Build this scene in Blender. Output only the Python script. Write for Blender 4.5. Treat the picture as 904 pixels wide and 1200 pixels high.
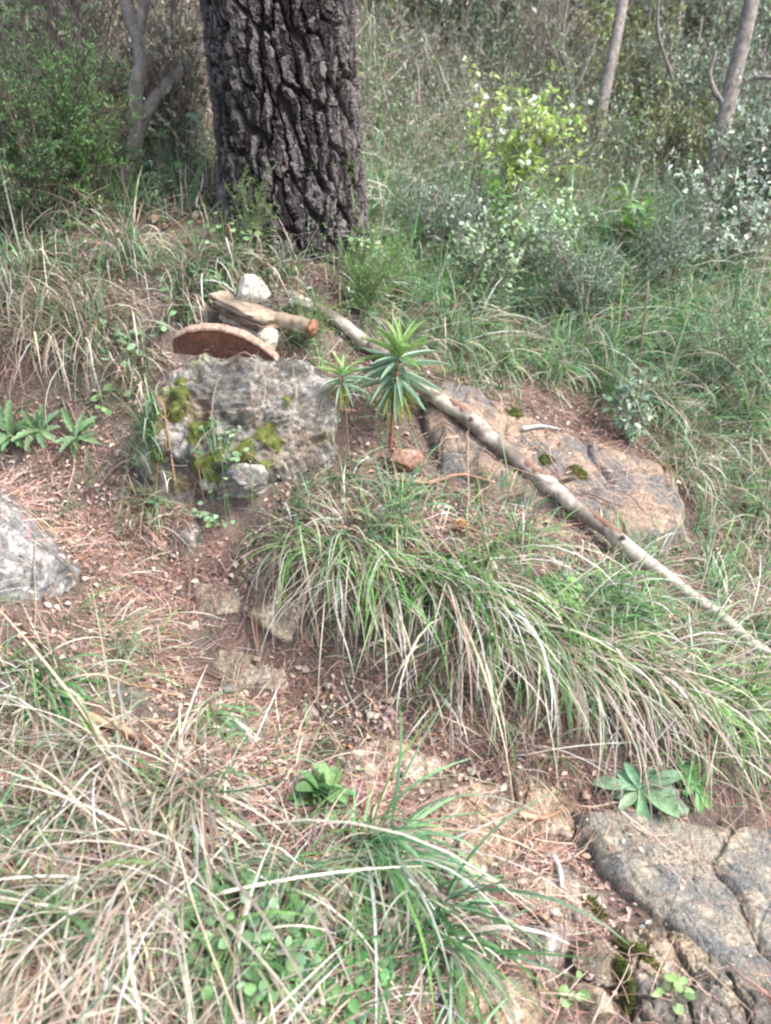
import bpy, bmesh, math, random
import numpy as np
from mathutils import Vector, Matrix, noise as mnoise

for o in list(bpy.data.objects): bpy.data.objects.remove(o)
SC = bpy.context.scene
COL = SC.collection
R = math.radians
rng = np.random.default_rng(7)
random.seed(7)

# ---------------------------------------------------------------- camera
F = 907.0; CX, CY = 452.0, 600.0
PITCH = R(25.0)
CAM = np.array([0.0, 0.0, 1.5])
cd = bpy.data.cameras.new('camera'); cam = bpy.data.objects.new('camera', cd); COL.objects.link(cam)
cam.location = CAM; cam.rotation_euler = (R(90) - PITCH, 0, 0)
cd.sensor_fit = 'VERTICAL'; cd.sensor_height = 36.0; cd.lens = 36.0 * F / 1200.0
cd.clip_start = 0.02; cd.clip_end = 400
cd.dof.use_dof = True; cd.dof.focus_distance = 2.25; cd.dof.aperture_fstop = 3.4
SC.camera = cam
# ---------------------------------------------------------------- light
w = bpy.data.worlds.new("World"); SC.world = w; w.use_nodes = True
nt = w.node_tree; nt.nodes.clear()
out = nt.nodes.new('ShaderNodeOutputWorld'); bg = nt.nodes.new('ShaderNodeBackground'); sky = nt.nodes.new('ShaderNodeTexSky')
hs = nt.nodes.new('ShaderNodeHueSaturation'); hs.inputs['Saturation'].default_value = 0.8
sky.sky_type = 'NISHITA'; sky.sun_disc = False; sky.sun_elevation = R(52); sky.sun_rotation = R(115)
sky.air_density = 1.0; sky.dust_density = 3.0
nt.links.new(sky.outputs[0], hs.inputs['Color']); nt.links.new(hs.outputs[0], bg.inputs[0]); nt.links.new(bg.outputs[0], out.inputs[0])
bg.inputs[1].default_value = 0.15
sd = bpy.data.lights.new('sun', 'SUN'); sd.energy = 1.7; sd.angle = R(15); sd.color = (1.0, 0.99, 0.97)
so = bpy.data.objects.new('sun', sd); COL.objects.link(so)
_az, _el = R(115), R(52)
sdir = Vector((math.sin(_az) * math.cos(_el), math.cos(_az) * math.cos(_el), math.sin(_el)))
so.rotation_euler = sdir.to_track_quat('Z', 'Y').to_euler(); so.location = (3, -2, 6)
SC.view_settings.view_transform = 'Standard'; SC.view_settings.look = 'None'
SC.view_settings.gamma = 1; SC.view_settings.use_curve_mapping = False
SC.view_settings.exposure = 1.6
SC.render.engine = 'CYCLES'
SC.cycles.filter_width = 2.3
SC.cycles.max_bounces = 6; SC.cycles.diffuse_bounces = 3; SC.cycles.glossy_bounces = 2
SC.cycles.transmission_bounces = 3; SC.cycles.transparent_max_bounces = 4
SC.cycles.use_adaptive_sampling = True; SC.cycles.adaptive_threshold = 0.02
SC.cycles.use_denoising = True

# ---------------------------------------------------------------- numeric helpers
cp, sp_ = math.cos(PITCH), math.sin(PITCH)
def raydir(px, py):
    a = (np.asarray(px, float) - CX) / F; b = (CY - np.asarray(py, float)) / F
    return np.stack([a, cp + b * sp_, -sp_ + b * cp], -1)
def unproj(px, py, y):
    d = raydir(px, py); return CAM + d * (np.asarray(y, float) / d[..., 1])[..., None]
def depth_of(p):
    p = np.asarray(p) - CAM; return p[..., 1] * cp - p[..., 2] * sp_
def project(p):
    q = np.asarray(p) - CAM
    dep = q[..., 1] * cp - q[..., 2] * sp_; up = q[..., 1] * sp_ + q[..., 2] * cp
    dep = np.maximum(dep, 1e-3)
    return CX + F * q[..., 0] / dep, CY - F * up / dep
def hsh(ix, iy, iz, seed):
    h = (ix.astype(np.int64) * 374761393 + iy.astype(np.int64) * 668265263 + iz.astype(np.int64) * 2147483647 + seed * 1274126177) & 0xffffffff
    h = ((h ^ (h >> 13)) * 1274126177) & 0xffffffff
    h = ((h ^ (h >> 16)) * 2246822519) & 0xffffffff
    return ((h ^ (h >> 15)) & 0xffffff) / float(0xffffff)
def vnoise(p, seed=0):
    p = np.asarray(p, float)
    if p.shape[-1] == 2: p = np.concatenate([p, np.zeros(p.shape[:-1] + (1,))], -1)
    i = np.floor(p); f = p - i; u = f * f * f * (f * (f * 6 - 15) + 10); i = i.astype(np.int64)
    r = 0
    for dx in (0, 1):
        for dy in (0, 1):
            for dz in (0, 1):
                wgt = (u[..., 0] if dx else 1 - u[..., 0]) * (u[..., 1] if dy else 1 - u[..., 1]) * (u[..., 2] if dz else 1 - u[..., 2])
                r = r + wgt * hsh(i[..., 0] + dx, i[..., 1] + dy, i[..., 2] + dz, seed)
    return r * 2 - 1
def fbm(p, octv=4, seed=0, gain=0.5):
    a, s, r = 1.0, 0.0, 0
    p = np.asarray(p, float)
    for k in range(octv):
        r = r + a * vnoise(p * (2.03 ** k) + 17.3 * k, seed + k); s += a; a *= gain
    return r / s
def worley(u, v, seed, periodu=None):
    iu = np.floor(u).astype(np.int64); iv = np.floor(v).astype(np.int64)
    f1 = np.full(u.shape, 9.0); f2 = np.full(u.shape, 9.0); cid = np.zeros(u.shape)
    for du in (-1, 0, 1):
        for dv in (-1, 0, 1):
            a = iu + du; b = iv + dv; aa = a % periodu if periodu else a
            jx = hsh(aa, b, np.zeros_like(aa), seed); jy = hsh(aa, b, np.ones_like(aa), seed)
            d = np.hypot(a + 0.15 + 0.7 * jx - u, b + 0.15 + 0.7 * jy - v); c = hsh(aa, b, np.full_like(aa, 2), seed)
            m = d < f1; f2 = np.where(m, f1, np.minimum(f2, d)); cid = np.where(m, c, cid); f1 = np.where(m, d, f1)
    return f1, f2, cid
def norm(v): return v / np.maximum(np.linalg.norm(v, axis=-1, keepdims=True), 1e-9)
def sstep(a, b, x):
    t = np.clip((x - a) / (b - a), 0, 1); return t * t * (3 - 2 * t)
def srgb(r, g, b):
    f = lambda c: (c / 255 / 12.92) if c <= 10 else ((c / 255 + 0.055) / 1.055) ** 2.4
    return (f(r), f(g), f(b))

# ---------------------------------------------------------------- object helpers
def make_mesh(name, V, Fc, mat, parent=None, col=None, smooth=True, loc=None):
    """V (n,3); Fc list of index arrays (k,4)/(k,3); linked as ONE mesh object"""
    V = np.ascontiguousarray(V, np.float32)
    if not isinstance(Fc, (list, tuple)): Fc = [Fc]
    me = bpy.data.meshes.new(name)
    me.vertices.add(len(V))
    Fc = [np.asarray(f, np.int32) for f in Fc if len(f)]
    nl = sum(f.size for f in Fc); npoly = sum(len(f) for f in Fc)
    me.loops.add(nl); me.polygons.add(npoly)
    me.loops.foreach_set('vertex_index', np.concatenate([f.ravel() for f in Fc]))
    st = []; base = 0
    for f in Fc:
        st.append(base + np.arange(len(f)) * f.shape[1]); base += f.size
    me.polygons.foreach_set('loop_start', np.concatenate(st).astype(np.int32))
    if col is not None:
        at = me.color_attributes.new('Col', 'FLOAT_COLOR', 'POINT')
        c4 = np.ones((len(V), 4), np.float32); c4[:, :3] = col
        at.data.foreach_set('color', c4.ravel())
    o = bpy.data.objects.new(name, me); COL.objects.link(o)
    org = np.zeros(3, np.float32)
    if parent is not None:
        o.parent = parent; org = np.array(parent.get('_org', (0, 0, 0)), np.float32)
    elif loc is not None:
        org = np.array(loc, np.float32); o.location = loc
    me.vertices.foreach_set('co', (V - org).astype(np.float32).ravel())
    me.update(calc_edges=True)
    me.polygons.foreach_set('use_smooth', np.full(npoly, bool(smooth))); me.update()
    me.materials.append(mat)
    return o
def tag(o, label=None, cat=None, group=None, kind=None):
    if label: o['label'] = label
    if cat: o['category'] = cat
    if group: o['group'] = group
    if kind: o['kind'] = kind
    return o
def empty(name, loc, label=None, cat=None, group=None):
    o = bpy.data.objects.new(name, None); COL.objects.link(o); o.location = [float(v) for v in loc]
    o.empty_display_size = 0.05; o['_org'] = [float(v) for v in loc]
    return tag(o, label, cat, group)
def clean_org():
    for o in bpy.data.objects:
        if '_org' in o: del o['_org']

def ribbons(base, az, el0, bend, L, W, nseg=6, c0=None, c1=None, curl=None, clamp=True, taper=0.9, lift=0.004, wtop=0.25, tol=1.4):
    N = len(L); s = np.linspace(0, 1, nseg + 1)
    el = el0[:, None] - bend[:, None] * s[None] ** 1.2
    if curl is None: curl = np.zeros(N)
    a = az[:, None] + curl[:, None] * s[None]
    d = np.stack([np.cos(el) * np.cos(a), np.cos(el) * np.sin(a), np.sin(el)], -1)
    step = (L / nseg)[:, None, None]
    P = np.zeros((N, nseg + 1, 3)); P[:, 1:] = np.cumsum((d[:, :-1] + d[:, 1:]) * 0.5 * step, 1)
    P += base[:, None]
    if clamp:
        h = H(P[..., 0], P[..., 1]) + lift * (1 + 2 * rng.random((N, 1)))
        P[..., 2] = np.maximum(P[..., 2], h)
        ok = (np.abs(np.diff(P[..., 2], axis=1)) < tol * (L / nseg)[:, None] + .003).all(1)
        P, a, W, N = P[ok], a[ok], W[ok], int(ok.sum())
        if c0 is not None: c0, c1 = c0[ok], c1[ok]
    side = np.stack([-np.sin(a), np.cos(a), np.zeros_like(a)], -1)
    tw = rng.normal(0, 0.5, (N, 1)); side[..., 2] += np.sin(tw + 1.5 * s[None]) * 0.5
    side = norm(side)
    wd = W[:, None] * np.minimum(1, wtop + (1 - wtop) * s[None] * 6) * (1 - taper * s[None] ** 2.2)
    Vl = P - side * wd[..., None] / 2; Vr = P + side * wd[..., None] / 2
    V = np.stack([Vl, Vr], 2).reshape(-1, 3)
    i = (np.arange(N)[:, None] * (nseg + 1) + np.arange(nseg)[None]) * 2
    Fq = np.stack([i, i + 1, i + 3, i + 2], -1).reshape(-1, 4)
    C = None
    if c0 is not None:
        t = s[None, :, None] ** 1.3
        C = c0[:, None] * (1 - t) + c1[:, None] * t
        C = np.repeat(C, 2, axis=1).reshape(-1, 3)
    return V, Fq, C
def tubes(paths, radii, sides=5, cols=None, cap=True, rough=0.0):
    """paths (N,K,3), radii (N,K)"""
    paths = np.asarray(paths, float); radii = np.asarray(radii, float); N, K, _ = paths.shape
    t = np.gradient(paths, axis=1); t = norm(t)
    ref = np.where(np.abs(t[..., 2:3]) > 0.9, np.array([1.0, 0, 0]), np.array([0, 0, 1.0]))
    a = norm(np.cross(t, ref)); b = np.cross(t, a)
    th = np.arange(sides) * 2 * np.pi / sides
    rr = radii[:, :, None]
    if rough: rr = rr * (1 + rough * rng.normal(0, 1, (N, K, sides)))
    V = paths[:, :, None] + rr[..., None] * (np.cos(th)[None, None, :, None] * a[:, :, None] + np.sin(th)[None, None, :, None] * b[:, :, None])
    idx = np.arange(N * K * sides).reshape(N, K, sides)
    q = np.stack([idx[:, :-1], np.roll(idx[:, :-1], -1, 2), np.roll(idx[:, 1:], -1, 2), idx[:, 1:]], -1).reshape(-1, 4)
    V = V.reshape(-1, 3); Fs = [q]
    if cap and sides > 3:
        pass
    C = None
    if cols is not None:
        C = np.repeat(np.asarray(cols, float)[:, None], K * sides, 1).reshape(-1, 3)
    return V, q, C
def tube_caps(K, sides):
    return [list(range(sides))[::-1], [(K - 1) * sides + i for i in range(sides)]]
def catmull(pts, n):
    pts = np.asarray(pts, float); m = len(pts)
    seg = np.r_[0, np.cumsum(np.linalg.norm(np.diff(pts, axis=0), axis=1))]
    u = np.linspace(0, seg[-1], n); outp = np.zeros((n, pts.shape[1]))
    tan = np.gradient(pts, seg, axis=0)
    k = np.clip(np.searchsorted(seg, u, side='right') - 1, 0, m - 2)
    h = (seg[k + 1] - seg[k]); t = ((u - seg[k]) / h)[:, None]; h = h[:, None]
    return ((2*t**3 - 3*t**2 + 1) * pts[k] + (t**3 - 2*t**2 + t) * h * tan[k] + (-2*t**3 + 3*t**2) * pts[k + 1] + (t**3 - t**2) * h * tan[k + 1])
def leaf_tpl(shape='oval', nseg=4, droop=0.2, fold=0.12):
    s = np.linspace(0, 1, nseg + 1)
    if shape == 'oval': wv = np.sin(np.pi * np.clip(s, 0.02, 0.985)) ** 0.7
    elif shape == 'lance': wv = np.minimum(1, s * 5 + 0.15) * (1 - s ** 3) + 0.02
    elif shape == 'spoon': wv = 0.22 + 0.78 * np.sin(np.pi * np.clip(s, 0, 0.97) ** 1.8) ** 0.8
    elif shape == 'round': wv = np.sqrt(np.clip(1 - (2 * np.clip(s, 0.03, .97) - 1) ** 2, 0, 1))
    elif shape == 'lobed': wv = (0.35 + 0.75 * np.sin(np.pi * np.clip(s, 0, .97) ** 1.3)) * (0.62 + 0.38 * (np.arange(nseg + 1) % 2))
    V = []
    for i, (a, b) in enumerate(zip(s, wv)):
        z = -droop * a * a
        V += [(-0.5 * b, a, z + fold * b), (0, a, z), (0.5 * b, a, z + fold * b)]
    Fq = []
    for i in range(nseg):
        k = i * 3; Fq += [(k, k + 1, k + 4, k + 3), (k + 1, k + 2, k + 5, k + 4)]
    return np.array(V), np.array(Fq)
def batch(tpl, pos, fwd, up, L, W, cols):
    tv, tf = tpl; N = len(pos)
    fwd = norm(fwd); side = norm(np.cross(fwd, up)); up = np.cross(side, fwd)
    V = pos[:, None] + tv[None, :, 0:1] * W[:, None, None] * side[:, None] + tv[None, :, 1:2] * L[:, None, None] * fwd[:, None] + tv[None, :, 2:3] * L[:, None, None] * up[:, None]
    Fq = (tf[None] + (np.arange(N) * len(tv))[:, None, None]).reshape(-1, tf.shape[1])
    return V.reshape(-1, 3), Fq, np.repeat(cols, len(tv), 0)
def merge(parts):
    Vs, Fs, Cs, n = [], {}, [], 0
    for V, Fq, C in parts:
        if len(V) == 0: continue
        Vs.append(V); Fs.setdefault(Fq.shape[1], []).append(Fq + n); n += len(V)
        Cs.append(C)
    return np.concatenate(Vs), [np.concatenate(v) for v in Fs.values()], (np.concatenate(Cs) if Cs[0] is not None else None)
def jit(col, n, v=0.18, hue=0.06):
    c = np.asarray(col, float)[None] * np.exp(rng.normal(0, v, (n, 1))) * np.exp(rng.normal(0, hue, (n, 3)))
    return np.clip(c, 0.002, 0.9)
def pick(cols, n, p=None, v=0.18, hue=0.06):
    k = rng.choice(len(cols), n, p=p); c = np.asarray(cols, float)[k]
    return np.clip(c * np.exp(rng.normal(0, v, (n, 1))) * np.exp(rng.normal(0, hue, (n, 3))), 0.002, 0.9)

# ---------------------------------------------------------------- materials
def new_mat(name):
    m = bpy.data.materials.new(name); m.use_nodes = True; n = m.node_tree; n.nodes.clear()
    o = n.nodes.new('ShaderNodeOutputMaterial'); b = n.nodes.new('ShaderNodeBsdfPrincipled')
    n.links.new(b.outputs[0], o.inputs[0]); return m, n, b, o
def ramp(n, stops, fac):
    r = n.nodes.new('ShaderNodeValToRGB'); e = r.color_ramp.elements
    while len(e) < len(stops): e.new(0.5)
    for k, (p, c) in enumerate(stops):
        e[k].position = p; e[k].color = (*c, 1)
    n.links.new(fac, r.inputs[0]); return r.outputs[0]
def tex(n, kind, scale, detail=4, rough=0.6, vec=None, dist=0.0):
    t = n.nodes.new('ShaderNodeTex' + kind); t.inputs['Scale'].default_value = scale
    if kind == 'Noise':
        t.inputs['Detail'].default_value = detail; t.inputs['Roughness'].default_value = rough; t.inputs['Distortion'].default_value = dist
    if vec is not None: n.links.new(vec, t.inputs['Vector'])
    return t
def geo_pos(n):
    return n.nodes.new('ShaderNodeNewGeometry').outputs['Position']
def mixc(n, fac, a, b, mode='MIX'):
    m = n.nodes.new('ShaderNodeMix'); m.data_type = 'RGBA'; m.blend_type = mode
    if isinstance(fac, (int, float)): m.inputs[0].default_value = fac
    else: n.links.new(fac, m.inputs[0])
    for sidx, v in ((6, a), (7, b)):
        if isinstance(v, tuple): m.inputs[sidx].default_value = (*v, 1)
        else: n.links.new(v, m.inputs[sidx])
    return m.outputs[2]
def bump(n, b, h, strength, dist):
    bp = n.nodes.new('ShaderNodeBump'); bp.inputs['Strength'].default_value = strength; bp.inputs['Distance'].default_value = dist
    n.links.new(h, bp.inputs['Height']); n.links.new(bp.outputs[0], b.inputs['Normal'])
def leafmat(name, rough=0.55, trans=0.3, spec=0.4):
    m, n, b, o = new_mat(name)
    at = n.nodes.new('ShaderNodeAttribute'); at.attribute_name = 'Col'
    t = tex(n, 'Noise', 90, 3, vec=geo_pos(n))
    v = ramp(n, [(0.3, (0.72, 0.72, 0.72)), (0.7, (1.2, 1.2, 1.2))], t.outputs[0])
    c = mixc(n, 1.0, at.outputs['Color'], v, 'MULTIPLY')
    n.links.new(c, b.inputs['Base Color']); b.inputs['Roughness'].default_value = rough
    b.inputs['Specular IOR Level'].default_value = spec
    tr = n.nodes.new('ShaderNodeBsdfTranslucent'); n.links.new(c, tr.inputs[0])
    mx = n.nodes.new('ShaderNodeMixShader'); mx.inputs[0].default_value = trans
    n.links.new(b.outputs[0], mx.inputs[1]); n.links.new(tr.outputs[0], mx.inputs[2]); n.links.new(mx.outputs[0], o.inputs[0])
    return m
M_grass = leafmat('grass_blade', 0.5, 0.3, 0.45)
M_dry = leafmat('dry_straw', 0.65, 0.22, 0.3)
M_leaf = leafmat('leaf', 0.5, 0.28, 0.5)
M_litter = leafmat('litter', 0.7, 0.05, 0.3)
def barkmat(name, c1, c2, scale, stretch=1.0, rough=0.85, bs=0.4):
    m, n, b, o = new_mat(name)
    t = tex(n, 'Noise', scale, 6, 0.65, geo_pos(n), 0.3)
    c = ramp(n, [(0.32, c1), (0.68, c2)], t.outputs[0])
    n.links.new(c, b.inputs['Base Color']); b.inputs['Roughness'].default_value = rough; b.inputs['Specular IOR Level'].default_value = 0.25
    bump(n, b, t.outputs[0], bs, 0.004); return m
M_twig = barkmat('twig_bark', (0.13, 0.10, 0.085), (0.30, 0.25, 0.22), 60)
M_darktwig = barkmat('dark_twig_bark', (0.05, 0.04, 0.035), (0.15, 0.12, 0.10), 40)
M_greytrunk = barkmat('smooth_grey_bark', (0.12, 0.105, 0.09), (0.32, 0.28, 0.25), 34)
def attr_mat(name, rough=0.85, nscale=60, lo=0.6, hi=1.35, bs=0.5, bd=0.004, spec=0.25, detail=7, speck=0):
    m, n, b, o = new_mat(name)
    at = n.nodes.new('ShaderNodeAttribute'); at.attribute_name = 'Col'
    t = tex(n, 'Noise', nscale, detail, 0.7, geo_pos(n), 0.2)
    v = ramp(n, [(0.3, (lo,) * 3), (0.7, (hi,) * 3)], t.outputs[0])
    c = mixc(n, 1.0, at.outputs['Color'], v, 'MULTIPLY')
    if speck:
        t2 = tex(n, 'Noise', speck, 3, 0.75, geo_pos(n)); c = mixc(n, 1.0, c, ramp(n, [(0.36, (.5,) * 3), (0.5, (1.0,) * 3), (0.66, (1.5,) * 3)], t2.outputs[0]), 'MULTIPLY')
        t3 = tex(n, 'Voronoi', speck * .12, vec=geo_pos(n)); t3.feature = 'DISTANCE_TO_EDGE'; c = mixc(n, 1.0, c, ramp(n, [(0.0, (.55,) * 3), (0.05, (1.0,) * 3)], t3.outputs[0]), 'MULTIPLY') if speck > 300 else c
    n.links.new(c, b.inputs['Base Color']); b.inputs['Roughness'].default_value = rough; b.inputs['Specular IOR Level'].default_value = spec
    bump(n, b, t.outputs[0], bs, bd); return m
M_bark = attr_mat('pine_bark', 0.8, 150, 0.55, 1.6, 0.8, 0.003, 0.3)
M_rock = attr_mat('weathered_rock', 0.85, 75, 0.55, 1.4, 1.0, 0.008, detail=9, speck=280)
M_soil = attr_mat('soil', 0.95, 80, 0.5, 1.45, 1.0, 0.010, speck=240)
M_wood = attr_mat('weathered_wood', 0.8, 45, 0.6, 1.3, 0.6, 0.004)
M_clay = attr_mat('terracotta', 0.85, 90, 0.55, 1.4, 1.0, 0.005, speck=260)
M_moss = leafmat('moss', 0.9, 0.15, 0.15)

# ---------------------------------------------------------------- terrain
CTRL = [  # (px, py, forward distance in metres)
 (-150,1250,.62),(0,1200,.76),(250,1200,.82),(450,1200,.86),(700,1200,.92),(904,1200,.96),(1100,1200,1.0),
 (-150,1000,1.0),(0,1000,1.10),(200,1000,1.14),(450,1000,1.22),(600,960,1.40),(650,1080,1.16),(780,1050,1.22),(904,1040,1.26),(1100,1000,1.35),
 (0,850,1.43),(150,860,1.46),(300,880,1.50),(450,850,1.64),(300,780,1.84),(-200,850,1.3),
 (370,762,1.86),(460,830,1.70),(560,885,1.60),(680,950,1.47),(800,965,1.42),(904,985,1.41),(1100,960,1.5),
 (335,645,1.98),(420,670,1.92),(500,705,1.85),(600,745,1.77),(700,790,1.68),(820,850,1.58),(904,880,1.55),(1100,900,1.6),
 (440,590,2.14),(540,600,2.15),(700,655,2.06),(800,720,1.92),(904,770,1.84),(1050,780,1.9),
 (840,660,2.28),(904,660,2.38),(1050,640,2.6),
 (60,760,1.62),(0,720,1.60),(-200,700,1.6),(60,680,1.78),(0,600,2.0),
 (200,700,1.98),(130,600,2.18),(60,545,2.32),(0,530,2.36),(-200,520,2.3),(230,650,2.06),
 (200,600,2.17),(300,620,2.10),(400,570,2.24),(280,450,2.52),(360,440,2.55),(100,460,2.50),(0,440,2.54),(-200,420,2.6),
 (470,520,2.42),(600,500,2.62),(680,540,2.55),(760,580,2.46),(800,620,2.38),(904,560,2.75),
 (130,385,2.64),(250,355,2.76),(400,360,2.82),(0,380,2.68),(480,430,2.78),(600,430,3.0),(700,440,3.05),(800,460,3.0),(904,440,3.2),(1100,440,3.4),
 (340,300,2.98),(200,300,2.95),(0,300,2.95),(-200,300,3.0),(470,310,3.5),(600,300,3.95),(750,310,3.9),(904,310,4.1),(1100,300,4.4),
 (0,210,3.55),(150,230,3.45),(340,215,3.7),(480,210,4.9),(600,205,5.3),(760,210,5.2),(904,210,5.6),(1100,200,6.0),
 (0,100,4.6),(200,100,4.8),(450,110,6.4),(600,110,7.0),(760,110,7.2),(904,110,7.5),
 (0,0,6.2),(250,0,6.6),(500,0,9.0),(750,0,9.6),(904,0,10.0),(-300,0,6.0),(1200,0,11),
]
_cp = np.array(CTRL, float); _P = unproj(_cp[:, 0], _cp[:, 1], _cp[:, 2])
def _U(r2): return np.where(r2 > 1e-12, r2 * np.log(np.maximum(r2, 1e-12)), 0) * 0.5
_A = _P[:, :2]; _n = len(_A)
_K = _U(((_A[:, None] - _A[None]) ** 2).sum(-1)) + 0.004 * np.eye(_n)
_Q = np.c_[np.ones(_n), _A]
_S = np.linalg.solve(np.block([[_K, _Q], [_Q.T, np.zeros((3, 3))]]), np.r_[_P[:, 2], 0, 0, 0])
def tps(x, y):
    xc = np.clip(x, -6.5, 7.0); yc = np.clip(y, 0.45, 9.5)
    sh = x.shape; X = np.stack([xc.ravel(), yc.ravel()], -1); r = np.zeros(len(X))
    for k in range(0, len(X), 20000):
        q = X[k:k + 20000]; r[k:k + 20000] = _U(((q[:, None] - _A[None]) ** 2).sum(-1)) @ _S[:_n] + _S[_n] + q @ _S[_n + 1:]
    # outside the surveyed part: a steady hillside
    return r.reshape(sh) + np.maximum(y - 9.5, 0) * 0.55 + np.minimum(y - 0.45, 0) * 0.35 - (x - xc) * 0.03
def rough_h(x, y):
    p = np.stack([x, y], -1)
    far = sstep(2.5, 6, y)
    return 0.018 * fbm(p * 5, 4, 3) + 0.010 * fbm(p * 22, 3, 9) + far * 0.16 * fbm(p * 0.9, 3, 21) + far * 0.05 * fbm(p * 4, 3, 22)
GX = np.r_[-30, -22, -16, -12, -9, -7, -5.5, np.arange(-4.5, -1.5, .03), np.arange(-1.5, 1.6, .0085), np.arange(1.6, 5, .03), 5.5, 7, 9, 12, 16, 22, 30]
GY = np.r_[-15, -8, -4, -2, -1, -.3, np.arange(0.1, .6, .05), np.arange(.6, 3.2, .0085), np.arange(3.2, 6, .02), np.arange(6, 12, .06), 12.5, 14, 17, 21, 26, 32, 40]
_gx, _gy = np.meshgrid(GX, GY)
GH = tps(_gx, _gy) + rough_h(_gx, _gy)
def bil(G, x, y):
    x = np.asarray(x, float); y = np.asarray(y, float)
    i = np.clip(np.searchsorted(GX, x) - 1, 0, len(GX) - 2); j = np.clip(np.searchsorted(GY, y) - 1, 0, len(GY) - 2)
    u = np.clip((x - GX[i]) / (GX[i + 1] - GX[i]), 0, 1); v = np.clip((y - GY[j]) / (GY[j + 1] - GY[j]), 0, 1)
    return (G[j, i] * (1 - u) + G[j, i + 1] * u) * (1 - v) + (G[j + 1, i] * (1 - u) + G[j + 1, i + 1] * u) * v
def H(x, y): return bil(GH, x, y)
def grad(x, y, e=0.06):
    return np.stack([(H(x + e, y) - H(x - e, y)) / (2 * e), (H(x, y + e) - H(x, y - e)) / (2 * e)], -1)
def P(px, py, lift=0.0):
    """the point of the ground seen at a picture position"""
    px = float(px); py = float(py); d = raydir(px, py); t = np.arange(0.5, 25, 0.01)
    q = CAM + d[None] * t[:, None]; b = q[:, 2] < H(q[:, 0], q[:, 1])
    k = int(np.argmax(b)) if b.any() else len(t) - 1
    p = q[k].copy(); p[2] = H(p[0], p[1]) + lift; return p
def MPP(p): return depth_of(p) / F     # metres per picture pixel there

# ------- density maps (nodes every 100 px)
def grid(s): return np.array([[int(c) for c in r.split()] for r in s.strip().split('\n')], float) / 9
G_GREEN = grid("""0 0 0 0 0 1 1 1 1 1
1 1 0 0 0 1 2 2 2 2
3 4 4 2 5 6 6 6 6 6
4 5 4 3 8 9 9 9 9 9
3 2 1 1 7 8 9 9 9 9
1 2 1 0 3 1 0 2 8 9
0 1 1 2 5 5 3 1 6 9
6 2 0 3 5 6 6 6 6 7
8 4 2 0 1 5 6 6 6 6
5 3 1 1 1 0 2 3 4 5
3 2 1 2 3 0 0 0 0 0
3 2 2 4 5 1 0 0 0 0
3 2 3 5 6 2 0 0 0 0""")
G_DRY = grid("""5 5 5 4 6 6 5 5 5 5
4 4 5 4 5 5 5 4 4 4
3 4 4 3 5 5 4 3 3 3
5 6 4 3 4 4 3 3 3 4
6 8 2 1 3 3 3 3 3 4
2 4 1 0 1 0 0 1 3 5
0 1 1 2 2 2 2 1 3 5
3 1 0 3 5 5 4 4 4 4
5 4 1 0 2 5 6 5 5 5
7 6 2 1 1 1 4 3 2 2
8 7 6 4 3 0 0 0 0 1
8 8 6 5 4 1 0 0 0 0
7 7 6 5 5 1 0 0 0 0""")
G_LIT = grid("""3 3 3 3 3 3 3 3 3 3
3 3 3 3 3 3 3 3 3 3
3 4 5 5 4 3 3 3 3 3
5 6 7 7 4 2 2 2 2 2
5 5 4 3 2 1 1 1 1 1
8 8 6 4 6 6 5 6 4 3
6 9 9 7 6 6 6 6 4 3
4 8 9 9 6 4 4 4 4 4
3 6 9 9 9 6 3 3 3 3
4 6 7 9 9 9 8 5 3 3
4 5 5 7 8 8 9 6 3 2
4 4 4 5 6 8 6 5 3 2
4 4 4 4 5 6 5 4 3 2""")
def dens(G, x, y, z):
    px, py = project(np.stack([x, y, z], -1))
    u = np.clip(px / 100, 0, 8.999); v = np.clip(py / 100, 0, 11.999)
    i = u.astype(int); j = v.astype(int); u = u - i; v = v - j
    return (G[j, i] * (1 - u) + G[j, i + 1] * u) * (1 - v) + (G[j + 1, i] * (1 - u) + G[j + 1, i + 1] * u) * v
def scatter(G, per_m2, x0, x1, y0, y1, gamma=1.0, fall=True, clump=0.0, seed=0):
    n = int(per_m2 * (x1 - x0) * (y1 - y0)); x = rng.uniform(x0, x1, n); y = rng.uniform(y0, y1, n); z = H(x, y)
    px, py = project(np.stack([x, y, z], -1)); k = (px > -420) & (px < 1324) & (py > -160) & (py < 1560)
    d = dens(G, x, y, z) ** gamma
    if clump: d = d * np.clip(1 + clump * 2 * fbm(np.stack([x, y], -1) * 6, 2, 50 + seed), 0, 2)
    k &= rng.random(n) < d
    return x[k], y[k], z[k]

# ground mesh
def build_ground():
    ny, nx = _gx.shape; V = np.stack([_gx, _gy, GH], -1).reshape(-1, 3)
    i = np.arange(ny * nx).reshape(ny, nx)
    Fq = np.stack([i[:-1, :-1], i[:-1, 1:], i[1:, 1:], i[1:, :-1]], -1).reshape(-1, 4)
    p = V[:, :2]
    t = fbm(p * 3, 4, 31)[:, None]; t2 = fbm(p * 14, 3, 35)[:, None]
    soil = np.array(srgb(98, 86, 78)); red = np.array(srgb(124, 106, 96)); grey = np.array(srgb(120, 113, 103)); mos = np.array(srgb(80, 80, 50))
    C = soil + (red - soil) * sstep(-.2, .4, t2) ; C = C + (grey - C) * sstep(0.05, 0.5, t) * .6
    m = sstep(0.1, 0.45, fbm(p * 5, 3, 41)[:, None]) * sstep(2.3, 3.2, V[:, 1:2]); C = C + (mos - C) * m * .7
    o = make_mesh('ground', V, Fq, M_soil, col=C); tag(o, kind='structure', label='steep hillside of reddish brown soil under needle litter')
build_ground()

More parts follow.
